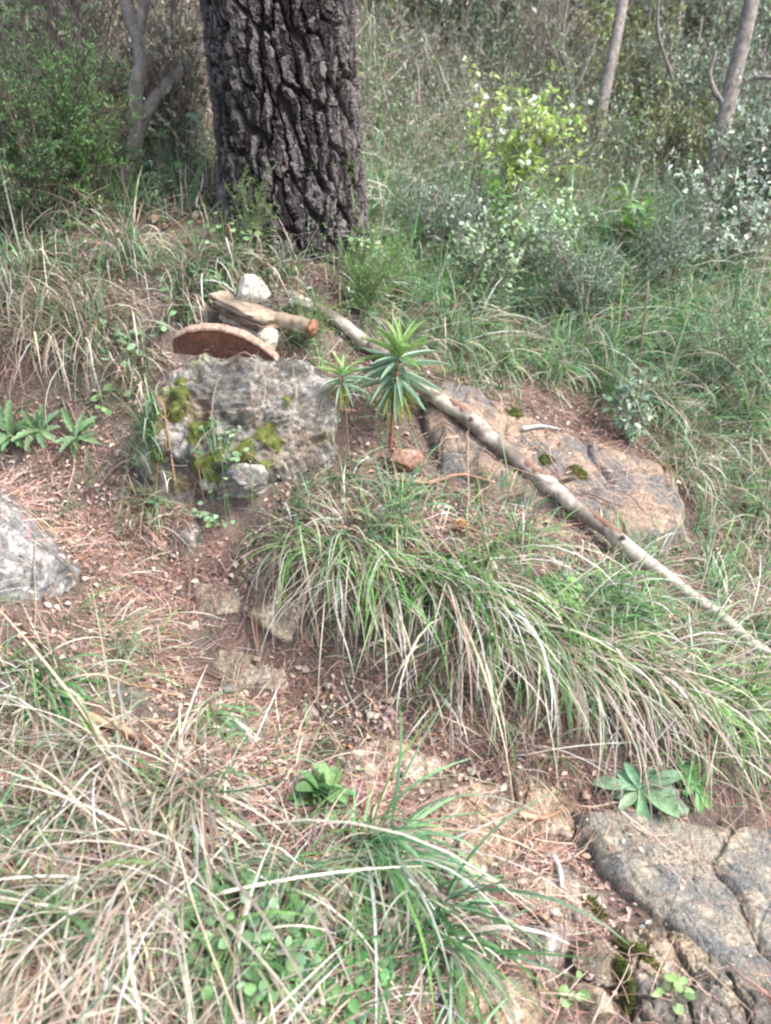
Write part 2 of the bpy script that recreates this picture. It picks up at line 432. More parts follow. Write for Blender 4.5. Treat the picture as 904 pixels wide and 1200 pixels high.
# ---------------------------------------------------------------- rocks
def ico(sub):
    bm = bmesh.new(); bmesh.ops.create_icosphere(bm, subdivisions=sub, radius=1)
    V = np.array([v.co[:] for v in bm.verts]); Fc = np.array([[v.index for v in f.verts] for f in bm.faces]); bm.free(); return V, Fc
_ICO = {}
def icos(s):
    if s not in _ICO: _ICO[s] = ico(s)
    return _ICO[s]
def rotm(rx, ry, rz):
    return np.array(Matrix.Rotation(rz, 3, 'Z') @ Matrix.Rotation(ry, 3, 'Y') @ Matrix.Rotation(rx, 3, 'X'))
GREYROCK = (srgb(122, 118, 112), srgb(168, 158, 146), srgb(186, 178, 168))
TANROCK = (srgb(132, 118, 100), srgb(172, 150, 122), srgb(186, 176, 156))
DARKROCK = (srgb(116, 116, 112), srgb(146, 138, 124), srgb(180, 166, 144))
def rock_color(V, pal, seed, mossamt=0.0, nz=None, scale=1.0):
    a, b, c = [np.array(q) for q in pal]
    t = fbm(V * 9 * scale, 5, seed)[:, None]; t2 = fbm(V * 30 * scale, 4, seed + 5)[:, None]; t3 = fbm(V * 85 * scale, 3, seed + 8, .7)[:, None]
    C = a + (b - a) * sstep(-.25, .3, t + .35 * t2); C = C + (c - C) * sstep(.12, .4, t2 + .4 * t3) * .8
    dark = np.array(srgb(66, 62, 58)); C = C + (dark - C) * sstep(.14, .34, t3 - .2 * t) * .6; C = C * (1 + .35 * t3)
    if mossamt > 0:
        mm = sstep(.32 - mossamt, .42 - mossamt, fbm(V * 11 * scale, 3, seed + 11)[:, None])
        if nz is not None: mm = mm * sstep(-.2, .3, nz[:, None])
        ms = np.array(srgb(98, 100, 50)) * (1 + .5 * t3); C = C + (ms - C) * mm
    return C
def rock_shape(seed, sub=5, cuts=12, ragged=0.10, cutd=(.62, .9)):
    r = np.random.default_rng(seed); V, Fc = icos(sub); V = V.copy()
    for k in range(cuts):
        n = r.normal(0, 1, 3); n /= np.linalg.norm(n); d = r.uniform(*cutd)
        e = np.maximum(V @ n - d, 0); V -= (e * 0.92)[:, None] * n
    nn = norm(V)
    V += nn * (ragged * fbm(V * 2.2 + seed, 5, seed, .62))[:, None] - nn * (ragged * .8 * np.abs(fbm(V * 4 + seed, 5, seed + 3, .62)))[:, None]
    return V, Fc
def rock(name, centre, size, rot, pal, seed, label, cat='rock', group=None, sub=5, cuts=12, ragged=.10, moss=0.0, parent=None, cs=1.0):
    V, Fc = rock_shape(seed, sub, cuts, ragged)
    V = (V * np.array(size)) @ rotm(*rot).T + np.array(centre)
    C = rock_color(V, pal, seed, moss, norm(V - np.array(centre))[:, 2], cs)
    o = make_mesh(name, V, Fc, M_rock, col=C, smooth=sub < 5, loc=[float(q) for q in (centre[0], centre[1], centre[2] - size[2] * .6)])
    tag(o, label, cat, group); return o, V
def patch_rock(name, poly_px, height, pal, seed, label, edge=0.05, res=0.006, moss=0.0, tilt=(0, 0), crack=0.02, cs=1.0, facet=6, group=None, flat=.75, rgh=1.0):
    """an outcrop: its foot outline lies on the ground, its top is broken into facets"""
    Q = np.array([P(a, b)[:2] for a, b in poly_px]); c = Q.mean(0)
    x = np.arange(Q[:, 0].min() - .04, Q[:, 0].max() + .04, res); y = np.arange(Q[:, 1].min() - .04, Q[:, 1].max() + .04, res)
    X, Y = np.meshgrid(x, y); p = np.stack([X, Y], -1)
    pw = p + 0.03 * np.stack([fbm(p * 8, 3, seed), fbm(p * 8 + 9, 3, seed + 1)], -1)
    inside = np.zeros(X.shape, bool); dist = np.full(X.shape, 9.)
    for k in range(len(Q)):
        a = Q[k]; b = Q[(k + 1) % len(Q)]; ab = b - a
        t = np.clip(((pw - a) @ ab) / (ab @ ab), 0, 1); dist = np.minimum(dist, np.linalg.norm(pw - a - t[..., None] * ab, axis=-1))
        cnd = ((a[1] > pw[..., 1]) != (b[1] > pw[..., 1])); xi = a[0] + (pw[..., 1] - a[1]) / (b[1] - a[1] + 1e-12) * ab[0]; inside ^= cnd & (pw[..., 0] < xi)
    s = np.where(inside, dist, -dist)
    f1, f2, cid = worley(pw[..., 0] * facet, pw[..., 1] * facet, seed)
    f1b, f2b, _ = worley(pw[..., 0] * facet * 2.7 + 3, pw[..., 1] * facet * 2.7, seed + 1)
    prof = np.clip(s / edge, -1.2, 1); prof = np.where(prof > 0, np.clip(prof, 0, 1) ** .35, prof * 1.2)
    pl = np.polynomial.polynomial.polyfit; A3 = np.c_[np.ones(inside.sum()), X[inside], Y[inside]]; cf = np.linalg.lstsq(A3, H(X, Y)[inside], rcond=None)[0]; base = cf[0] + cf[1] * X + cf[2] * Y; wp = np.clip(prof, 0, 1) * flat; z = H(X, Y) * (1 - wp) + base * wp + height * prof * (0.85 + .35 * (cid - .5)) - crack * np.exp(-((f2 - f1) / .05) ** 2) * (s > 0) - crack * .3 * np.exp(-((f2b - f1b) / .06) ** 2)
    z += (tilt[0] * (X - c[0]) + tilt[1] * (Y - c[1])) * (s > 0)
    z += rgh * .012 * fbm(p * 14, 5, seed + 2, .6) - rgh * .010 * np.abs(fbm(p * 32, 4, seed + 4, .6)) * (s > 0)
    V = np.stack([X, Y, z], -1).reshape(-1, 3); i = np.arange(X.size).reshape(X.shape)
    keep = (s > -.05); kq = keep[:-1, :-1] & keep[1:, 1:] & keep[:-1, 1:] & keep[1:, :-1]
    Fq = np.stack([i[:-1, :-1], i[:-1, 1:], i[1:, 1:], i[1:, :-1]], -1)[kq]
    used = np.unique(Fq); mp = np.zeros(len(V), int); mp[used] = np.arange(len(used)); V = V[used]; Fq = mp[Fq]
    C = rock_color(V, pal, seed, moss, None, cs)
    pc = P(*np.mean(poly_px, 0))
    o = make_mesh(name, V, Fq, M_rock, col=C, smooth=False, loc=[float(q) for q in pc]); tag(o, label, 'rock', group)
    ROCKS.append(o); return o
ROCKS = []
def moss_mesh(name, c, r, hgt, parent=None, label=None, col=srgb(120, 128, 30), group=None):
    V, Fc = icos(4); V = V.copy(); V = V * (1 + .28 * fbm(V * 2.3 + c[0] * 9, 3, 5)[:, None]) ; V[:, 2] = np.maximum(V[:, 2], -.3)
    V = V * np.array([r, r * .8, hgt]) + np.array(c); V += norm(V - c) * (0.002 * rng.normal(0, 1, (len(V), 1)))
    C = jit(col, len(V), .22, .05)
    n = 260; k = rng.integers(0, len(V), n); b = V[k]
    rv = ribbons(b, rng.uniform(0, 6.28, n), rng.uniform(.4, 1.5, n), rng.uniform(-.3, .5, n), rng.uniform(.004, .010, n), np.full(n, .0016), 2, jit(col, n, .3), jit(np.array(col) * 1.3, n, .3), clamp=False)
    # the dome as triangles, the tufts as quads
    V2, F2, C2 = merge([(V, Fc, C), rv])
    if parent is not None: return make_mesh(name, V2, F2, M_moss, parent=parent, col=C2)
    o = make_mesh(name, V2, F2, M_moss, col=C2, loc=[float(q) for q in c]); return tag(o, label, 'moss', group)
MOSSC = [srgb(98, 104, 54), srgb(114, 118, 66), srgb(82, 90, 48)]
def moss_shell(V, Fc, n, p, r, h, root):
    d = np.linalg.norm(V - p, axis=1) * (1 + .55 * fbm(V * 40, 3, 12) + .3 * fbm(V * 110, 2, 14)); f = d / r; k = (f[Fc] < 1).all(1); F2 = Fc[k]
    if len(F2) < 4: return
    u_ = np.unique(F2); mp = np.zeros(len(V), int); mp[u_] = np.arange(len(u_)); W = V[u_] + n[u_] * (h * (1.02 - f[u_] ** 2) * (1 + .5 * fbm(V[u_] * 120, 2, 13)))[:, None]
    m = int(len(F2) * 2.5); q = W[mp[F2[rng.integers(0, len(F2), m), 0]]] + rng.normal(0, .001, (m, 3)); a, b, c_ = ribbons(q, rng.uniform(0, 6.28, m), rng.uniform(-.2, 1.5, m), rng.uniform(-.3, .5, m), rng.uniform(.003, .008, m), np.full(m, .0018), 2, pick(MOSSC, m, v=.25), pick(MOSSC, m, v=.25) * 1.2, clamp=False)
    V2, F3, C2 = merge([(W, mp[F2], pick(MOSSC, len(W), v=.15)), (a, b, c_)]); make_mesh('moss', V2, F3, M_moss, parent=root, col=C2)
def moss_ground(px, py, r, h, label, asp=1.0, ang=0.0):
    p = P(px, py); n = 44; g = np.linspace(-1.5, 1.5, n); X, Y = np.meshgrid(g, g); x = p[0] + r * (X * asp * math.cos(ang) - Y * math.sin(ang)); y = p[1] + r * (X * asp * math.sin(ang) + Y * math.cos(ang))
    q = np.stack([x, y], -1); f = np.hypot(X, Y) * (1 + .5 * fbm(q * 45, 3, 3) + .25 * fbm(q * 130, 2, 4)); z = H(x, y) + h * (1.02 - f ** 2) * (1 + .4 * fbm(q * 130, 2, 6)); V = np.stack([x, y, z], -1).reshape(-1, 3); i = np.arange(n * n).reshape(n, n)
    Fq = np.stack([i[:-1, :-1], i[:-1, 1:], i[1:, 1:], i[1:, :-1]], -1).reshape(-1, 4); f = f.ravel(); Fq = Fq[(f[Fq] < 1.15).all(1)]; u_ = np.unique(Fq); mp = np.zeros(n * n, int); mp[u_] = np.arange(len(u_)); V = V[u_]; Fq = mp[Fq]
    m = len(Fq) * 2; b = V[Fq[rng.integers(0, len(Fq), m), 0]] + rng.normal(0, .001, (m, 3)); rb = ribbons(b, rng.uniform(0, 6.28, m), rng.uniform(.2, 1.5, m), rng.uniform(-.3, .5, m), rng.uniform(.003, .008, m), np.full(m, .0018), 2, pick(MOSSC, m, v=.25), pick(MOSSC, m, v=.25) * 1.2, clamp=False)
    V2, F2, C2 = merge([(V, Fq, pick(MOSSC, len(V), v=.15)), rb]); tag(make_mesh('moss_clump', V2, F2, M_moss, col=C2, loc=[float(v) for v in p]), label, 'moss')
def surf_hit(V, px, py, rad=14):
    """nearest point of a vertex cloud seen at a picture position"""
    qx, qy = project(V); m = np.hypot(qx - px, qy - py) < rad
    if not m.any(): return P(px, py)
    W = V[m]; return W[np.argmin(depth_of(W))]
def rock_root(name, loc, label, cat='boulder'):
    return empty(name, loc, label, cat)

# boulder under the broken tile
def boulder_tile():
    c = unproj(284, 515, 2.42); c[2] -= .008; s = MPP(c)
    root = rock_root('boulder', (c[0], c[1], c[2] - .2), 'lichen spotted mossy boulder carrying the red clay slab and stacked stones')
    V, Fc = rock_shape(11, 6, 16, .22, (.66, .95)); V = np.sign(V) * np.abs(V) ** .8; V = (V * np.array([132 * s, .25, 120 * s])) @ rotm(.15, -.06, .1).T + c
    n = norm(V - c); V += n * (.022 * fbm(V * 11, 5, 77, .62) - .028 * np.abs(fbm(V * 15, 5, 78, .65)))[:, None]
    C = rock_color(V, (srgb(100, 98, 92), srgb(146, 140, 130), srgb(180, 176, 168)), 15, .0, n[:, 2], 1.2)
    ms = np.array(srgb(118, 122, 36)); mm = sstep(.1, .3, fbm(V * 14, 4, 91)[:, None]) * sstep(.05, -.2, (V[:, 0:1] - c[0])) * .5; C = C + (ms - C) * mm; br = np.array(srgb(140, 112, 88)); C = C + (br - C) * sstep(.0, .3, fbm(V * 9, 4, 95)[:, None]) * .35
    make_mesh('rock_body', V, Fc, M_rock, parent=root, col=C, smooth=False)
    for (px, py, r) in ((222, 498, 17), (324, 512, 16), (338, 520, 10), (255, 538, 20), (285, 540, 20), (235, 560, 22), (205, 455, 16), (190, 480, 18), (300, 600, 16), (345, 590, 18), (178, 540, 14), (165, 500, 18), (262, 470, 7), (300, 480, 6), (350, 470, 9), (215, 435, 10), (310, 560, 12), (372, 520, 8)):
        p = surf_hit(V, px, py); moss_shell(V, Fc, n, p, r * s * .85, .009, root)
    return V
VB = boulder_tile()
# small grey block leaning below the boulder
c = unproj(292, 560, 2.14); rock('stone', c, (.07, .06, .05), (.2, .3, .2), GREYROCK, 23, 'small blue grey stone jutting from the foot of the big mossy boulder', 'stone', cuts=14)
c = unproj(35, 640, 1.80); rock('boulder', c + np.array([-.155, .04, -.10]), (.25, .24, .27), (.1, .1, .3), (srgb(112, 112, 112), srgb(150, 146, 142), srgb(186, 184, 180)), 31, 'smooth speckled grey boulder cut by the left edge above the soft green grass', 'boulder', sub=6, cuts=2, ragged=.08, cs=2.0)
c = unproj(20, 458, 2.62); rock('boulder', c, (.13, .12, .08), (.1, 0, .3), GREYROCK, 37, 'low grey rock with moss under dry grass above the lobed leaf plant', 'boulder', moss=.12)
patch_rock('rock_slab', [(488, 470), (520, 452), (600, 488), (690, 530), (792, 575), (800, 640), (735, 640), (660, 610), (600, 590), (520, 560)], .075, (srgb(112, 108, 104), srgb(150, 130, 112), srgb(168, 146, 124)), 41, 'broad grey brown slab lying behind the long fallen branch', edge=.05, moss=-.05, crack=.012, facet=3, rgh=.7)
patch_rock('rock_slab', [(668, 958), (725, 946), (800, 962), (900, 985), (1000, 1020), (1000, 1180), (930, 1192), (860, 1172), (790, 1112), (720, 1042), (672, 990)], .05, DARKROCK, 43, 'broad dark grey slab with tan blotches running to the lower right corner', edge=.03, crack=.014, facet=2.8, res=.004, moss=-.1, flat=1, rgh=.4)
LIGHTTAN = (srgb(140, 128, 112), srgb(176, 162, 142), srgb(196, 188, 172))
c = P(262, 700); rock('boulder', c + np.array([0, .03, -.015]), (.105, .09, .06), (.4, .25, .1), LIGHTTAN, 53, 'low tan rock in the path edge, left of the hanging grass', 'boulder', cuts=14, cs=1.5)
c = P(330, 735); rock('boulder', c + np.array([0, .05, .0]), (.115, .10, .085), (.35, .2, -.3), LIGHTTAN, 54, 'grey tan rock tucked under the leftmost hanging tussock', 'boulder', cuts=14, cs=1.5)
c = P(222, 628); rock('boulder', c + np.array([0, .03, -.01]), (.07, .07, .05), (.2, .2, .5), GREYROCK, 56, 'grey rock between the mossy boulder and the path', 'boulder', cuts=12, cs=1.5)
patch_rock('rock_outcrop', [(470, 925), (520, 912), (590, 925), (625, 960), (600, 1010), (540, 1020), (490, 985)], .035, TANROCK, 59, 'flat tan bedrock worn smooth in the path', edge=.06, crack=.008, facet=6, res=.004)
patch_rock('rock_outcrop', [(600, 915), (650, 920), (690, 945), (670, 985), (620, 970)], .04, TANROCK, 61, 'pale low rock at the foot of the grass bank', edge=.04, crack=.01, facet=9, res=.004)
patch_rock('rock_outcrop', [(500, 1130), (590, 1120), (640, 1150), (620, 1230), (520, 1230)], .05, TANROCK, 62, 'rough tan rock beside the foreground grass at the bottom edge', edge=.04, crack=.012, facet=10, res=.004)
patch_rock('rock_outcrop', [(740, 1100), (800, 1100), (870, 1170), (930, 1230), (760, 1230), (720, 1150)], .06, (srgb(110, 104, 96), srgb(160, 142, 118), srgb(178, 166, 146)), 64, 'broken tan and grey rock along the lower edge of the dark slab', edge=.03, crack=.025, facet=10, res=.004, moss=-.02)
patch_rock('rock_outcrop', [(400, 880), (470, 868), (520, 890), (500, 915), (430, 915)], .02, LIGHTTAN, 66, 'thin plate of tan bedrock showing through needles right of the spoon leaved rosette', edge=.03, crack=.008, facet=9, res=.004)
patch_rock('rock_outcrop', [(600, 1035), (660, 1020), (705, 1060), (690, 1095), (630, 1090)], .02, LIGHTTAN, 67, 'tan bedrock plate between the dark slab and the row of bottom stones', edge=.03, crack=.008, facet=9, res=.004)
patch_rock('rock_outcrop', [(250, 765), (310, 770), (330, 800), (290, 815), (245, 795)], .02, LIGHTTAN, 68, 'low pale plate of rock in the path under the tan rocks', edge=.03, crack=.008, facet=9, res=.004)
for k, (px, py, wd, hg, pal, lb) in enumerate([
    (640, 1112, 62, 50, GREYROCK, 'blue grey stone block in the row at the bottom of the path'),
    (700, 1130, 52, 56, TANROCK, 'tan stone block in the middle of the row at the bottom of the path'),
    (735, 1108, 40, 30, TANROCK, 'small cream topped stone wedged behind the mossy gap'),
    (690, 1180, 60, 40, TANROCK, 'rounded tan stone at the bottom edge under the stone row'),
    (758, 1168, 40, 46, GREYROCK, 'grey stone streaked with moss, rightmost of the bottom row')]):
    p = P(px, py); s = MPP(p)
    rock('stone', p + np.array([0, 0, .012]), (wd * s * .62, hg * s * .55, hg * s * .45), (random.uniform(-.2, .2), random.uniform(-.2, .2), random.uniform(-.5, .5)), pal, 70 + k, lb, 'stone', cuts=14, ragged=.08, cs=1.5)
# far rocks on the slope
for k, (px, py, wd, hg, ms, lb) in enumerate([
    (825, 292, 62, 40, 0, 'round grey rock under the white leaved shrub on the slope'),
    (615, 262, 50, 34, .0, 'grey rock behind the pale round leaved shrub'),
    (575, 178, 60, 34, .25, 'moss covered rock left of the lime sapling'),
    (500, 150, 50, 28, .25, 'mossy rock below the dark dead branches'),
    (470, 225, 56, 30, .05, 'tan rock right of the pine trunk by the fallen pale stick'),
    (810, 250, 60, 34, .28, 'yellow mossy rock near the thin grey tree'),
    (880, 235, 60, 40, .1, 'brown rock at the right edge high on the slope'),
    (520, 205, 44, 22, 0, 'low flat grey rock higher up the slope right of the pine'),
    (745, 262, 50, 24, .25, 'low mossy ledge above the broad leaved herbs')]):
    p = P(px, py); s = MPP(p)
    rock('boulder', p + np.array([0, .05, 0]), (wd * s * .55, wd * s * .5, hg * s * .7), (0, 0, k), GREYROCK if not ms else (srgb(100, 100, 70), srgb(150, 140, 110), srgb(160, 150, 120)), 90 + k, lb, 'boulder', moss=ms, sub=5)

# ---------------------------------------------------------------- pine trunk
def pine():
    base = P(342, 292); base[1] += .20; base[2] = H(base[0], base[1]) - .05
    top = unproj(325, 0, base[1]); lean = (top - base) / (top[2] - base[2])
    s = depth_of(np.array([base[0], base[1], base[2] + .4])) / F
    root = empty('pine_tree', base, 'thick pine trunk with deeply furrowed dark bark', 'tree')
    r0 = 84 * s
    def prof(h): return r0 * (1.0 + .07 * np.exp(-h / .12) - .012 * h)
    zs = np.r_[np.arange(-.12, 1.15, .0028), np.arange(1.16, 2.2, .01), np.arange(2.2, 8, .08)]
    nth = 680; th = np.arange(nth) / nth * 2 * np.pi + np.pi / 2
    TH, Z = np.meshgrid(th, zs)
    circ = 31; u = (TH - np.pi / 2) / (2 * np.pi) * circ
    q3 = np.stack([np.cos(TH) * .27, np.sin(TH) * .27, Z], -1)
    u2 = u + .35 * fbm(q3 * np.array([9, 9, 4.5]), 2, 61) + .30 * fbm(q3 * np.array([22, 22, 20]), 2, 60) + .16 * fbm(q3 * 70, 3, 59, .7); v2 = Z * 5.2 + .25 * fbm(q3 * 9, 2, 62) + .37 * u + .8 * hsh(np.floor(u).astype(np.int64), np.zeros(u.shape, np.int64), np.zeros(u.shape, np.int64), 5) * 0
    f1, f2, cid = worley(u2, v2, 63); e = f2 - f1
    u3 = u2 * 2.3 + .25 * fbm(q3 * 40, 2, 65); v3 = Z * 15 + .8 * fbm(q3 * 25, 2, 66)
    g1, g2, cid2 = worley(u3, v3, 67); e2 = g2 - g1
    h1, h2, cid3 = worley(u3 * 2.2 + .3 * fbm(q3 * 110, 2, 81), v3 * 2.3, 82)
    plate = sstep(.04, .20, e) * .85 + .15 * sstep(.1, .8, e); small = sstep(.0, .14, e2)
    disp = -.032 * (1 - plate) - .006 * (1 - small) * plate + .006 * (cid - .5) * plate + .011 * (cid2 - .5) * plate + .008 * (cid3 - .5) * plate - .003 * (1 - sstep(0, .15, h2 - h1)) * plate
    disp += .0025 * fbm(q3 * np.array([170, 170, 90]), 3, 68, .7)
    root_f = np.exp(-np.maximum(Z, 0) / .15) * (.05 * np.maximum(0, np.cos((TH - R(205)) * 1.0)) ** 3 + .0 * np.maximum(0, np.cos(TH - R(320))) ** 4 + .04 * np.maximum(0, np.cos(TH - R(100))) ** 3)
    lob = .02 * np.cos(TH * 3 + 1) + .012 * np.cos(TH * 5 + Z * .6)
    RR = prof(np.maximum(Z, 0)) * (1 + lob) + disp + root_f
    X = base[0] + lean[0] * Z + RR * np.cos(TH); Y = base[1] + lean[1] * Z + RR * np.sin(TH)
    V = np.stack([X, Y, base[2] + Z], -1).reshape(-1, 3)
    i = np.arange(X.size).reshape(X.shape)
    Fq = np.stack([i[:-1], np.roll(i[:-1], -1, 1), np.roll(i[1:], -1, 1), i[1:]], -1).reshape(-1, 4)
    a = np.array(srgb(38, 34, 33)); b = np.array(srgb(102, 95, 93)); cdeep = np.array(srgb(34, 26, 24))
    t = (fbm(q3 * 40, 4, 71) * .5 + (cid - .5) * .4 + (cid2 - .5) * .9 + (cid3 - .5) * .8)[..., None]
    C = a + (b - a) * sstep(-.35, .6, t)
    C = C + (cdeep - C) * (1 - sstep(.02, .2, e))[..., None] * .85
    make_mesh('trunk', V, Fq, M_bark, parent=root, col=C.reshape(-1, 3), smooth=False)
    # crown, above the picture: a few limbs with needle sprays
    tp = base + lean * 6.5 + np.array([0, 0, 0]); tp[2] = base[2] + 6.5
    paths, rad, lp, ld = [], [], [], []
    for k in range(16):
        h = rng.uniform(6.4, 7.9); az = rng.uniform(0, 6.28); Lb = rng.uniform(1.0, 2.4); b0 = base + lean * h; b0[2] = base[2] + h
        d = np.array([math.cos(az), math.sin(az), .25]); t = np.linspace(0, 1, 8)[:, None]
        pth = b0 + d * Lb * t + np.array([0, 0, .4]) * t * t; paths.append(pth); rad.append(np.linspace(.05, .01, 8))
        for j in range(32):
            q = pth[rng.integers(3, 8)] + rng.normal(0, .22, 3)
            for m in range(14): lp.append(q + rng.normal(0, .03, 3)); ld.append(rng.normal(0, 1, 3) + [0, 0, .6])
    V, Fq, _ = tubes(paths, rad, 6); make_mesh('limbs', V, Fq, M_darktwig, parent=root)
    lp = np.array(lp); ld = np.array(ld); n = len(lp)
    tv = np.array([(-.5, 0, 0), (.5, 0, 0), (.3, 1, 0), (-.3, 1, 0)]); tf = np.array([[0, 1, 2, 3]])
    V, Fq, C = batch((tv, tf), lp, ld, np.tile([0.1, 0.2, 1.], (n, 1)), np.full(n, .14), np.full(n, .006), jit((.05, .09, .03), n)); make_mesh('crown', V, Fq, M_leaf, parent=root, col=C)
    return base, r0
PB, PR = pine()

# ---------------------------------------------------------------- long fallen branch
def rough_tube(pts, rad, sides, seed, amp=.12, closed=True, along=8):
    K = len(pts); V, Fq, _ = tubes(pts[None], rad[None], sides, cap=False)
    c = np.repeat(pts, sides, 0); d = V - c
    dd = V * along; f = 1 + amp * fbm(np.stack([dd[:, 0], dd[:, 1], dd[:, 2]], -1) * 2, 4, seed)
    V = c + d * f[:, None]
    # rounded, splintered ends
    n0 = len(V); V = np.r_[V, [pts[0], pts[-1]]]
    i = np.arange(sides); t0 = np.stack([np.full(sides, n0), (i + 1) % sides, i], -1); o = (K - 1) * sides
    t1 = np.stack([np.full(sides, n0 + 1), o + i, o + (i + 1) % sides], -1)
    return V, [Fq, np.r_[t0, t1]]
def wood_color(V, seed, bark, bare, thr=.05, sc=1.0):
    a = np.array(bark); b = np.array(bare); t = fbm(V * np.array([7, 7, 14]) * sc, 4, seed)[:, None]; t2 = fbm(V * 60, 3, seed + 1)[:, None]
    C = a * (1 + .5 * t2) + (b - a * (1 + .5 * t2)) * sstep(thr, thr + .1, t); return np.clip(C, .01, .9)
def long_branch():
    L = [(338, 352, 2.80), (400, 388, 2.73), (450, 420, 2.66), (500, 462, 2.56), (545, 502, 2.46), (590, 542, 2.36), (650, 585, 2.24), (705, 622, 2.14), (760, 662, 2.04), (830, 712, 1.93), (900, 770, 1.83), (960, 815, 1.76)]
    pts = np.array([unproj(a, b, y) for a, b, y in L]); pts = catmull(pts, 220)
    h = H(pts[:, 0], pts[:, 1]); print('branch clearance', np.round((pts[:, 2] - h)[::20], 3))
    pts[:, 2] += .007 * np.sin(np.arange(220) * .09) + .003 * np.sin(np.arange(220) * .31 + 1) - .004; pts[:, 0] += .004 * np.sin(np.arange(220) * .07)
    rad = np.interp(np.linspace(0, 1, 220), [0, .1, .35, .6, .72, .74, 1], [.021, .022, .026, .024, .022, .018, .013])
    need = np.maximum(0, H(pts[:, 0], pts[:, 1]) + rad * .9 - pts[:, 2]); kk = np.exp(-(np.arange(-60, 61) / 24.) ** 2); mx = np.array([need[max(0, i - 8):i + 9].max() for i in range(220)]); pts[:, 2] += np.maximum(np.convolve(mx, kk / kk.sum(), 'same'), 0); print('lift', need.max())
    rad *= 1 + .12 * np.exp(-((np.arange(220) - 88) / 4.) ** 2) + .15 * np.exp(-((np.arange(220) - 120) / 3.) ** 2)
    root = empty('fallen_branch', pts[110], 'long straight fallen branch with peeling bark sloping down to the right edge', 'branch')
    V, Fc = rough_tube(pts, rad, 18, 5, .14)
    C = wood_color(V, 12, srgb(128, 116, 106), srgb(176, 166, 152), -.02)
    make_mesh('stem', V, Fc, M_wood, parent=root, col=C)
    for k, (i, dx, dz, ln) in enumerate([(60, .03, .05, .05), (88, -.03, .04, .04), (120, .05, .03, .07), (150, -.02, .05, .035)]):
        a = pts[i]; q = catmull(np.array([a, a + np.array([dx, -.01, dz]) * .6, a + np.array([dx, -.02, dz]) * (ln / .05)]), 8)
        V, Fc = rough_tube(q, np.linspace(.011, .006, 8), 8, 9 + k, .2); make_mesh('branch_stub', V, Fc, M_wood, parent=root, col=wood_color(V, 13, srgb(110, 92, 80), srgb(170, 156, 140)))
    # loose bark strips
    for k, i in enumerate([45, 75, 105, 135]):
        a = pts[i:i + 14] + np.array([0, -.003, rad[i] * .96]); n = len(a); t = norm(np.gradient(a, axis=0)); sd_ = norm(np.cross(t, [0, 0, 1.]))
        wv = .012 * np.sin(np.linspace(.3, 2.9, n)) * (1 + .3 * rng.normal(0, 1, n)); Vv = np.stack([a - sd_ * wv[:, None] - [0, 0, .006], a + [0, 0, .004], a + sd_ * wv[:, None] - [0, 0, .006]], 1)
        Vt = np.concatenate([Vv, Vv + np.array([0, 0, .004])], 1).reshape(-1, 3); q = []
        for j in range(n - 1):
            b0 = j * 6; b1 = b0 + 6
            q += [(b0 + 3, b0 + 4, b1 + 4, b1 + 3), (b0 + 4, b0 + 5, b1 + 5, b1 + 4), (b0, b1, b1 + 1, b0 + 1), (b0 + 1, b1 + 1, b1 + 2, b0 + 2), (b0, b0 + 3, b1 + 3, b1), (b0 + 2, b1 + 2, b1 + 5, b0 + 5)]
        make_mesh('bark_flake', Vt, np.array(q), M_wood, parent=root, col=jit(srgb(128, 98, 82), len(Vt), .1))

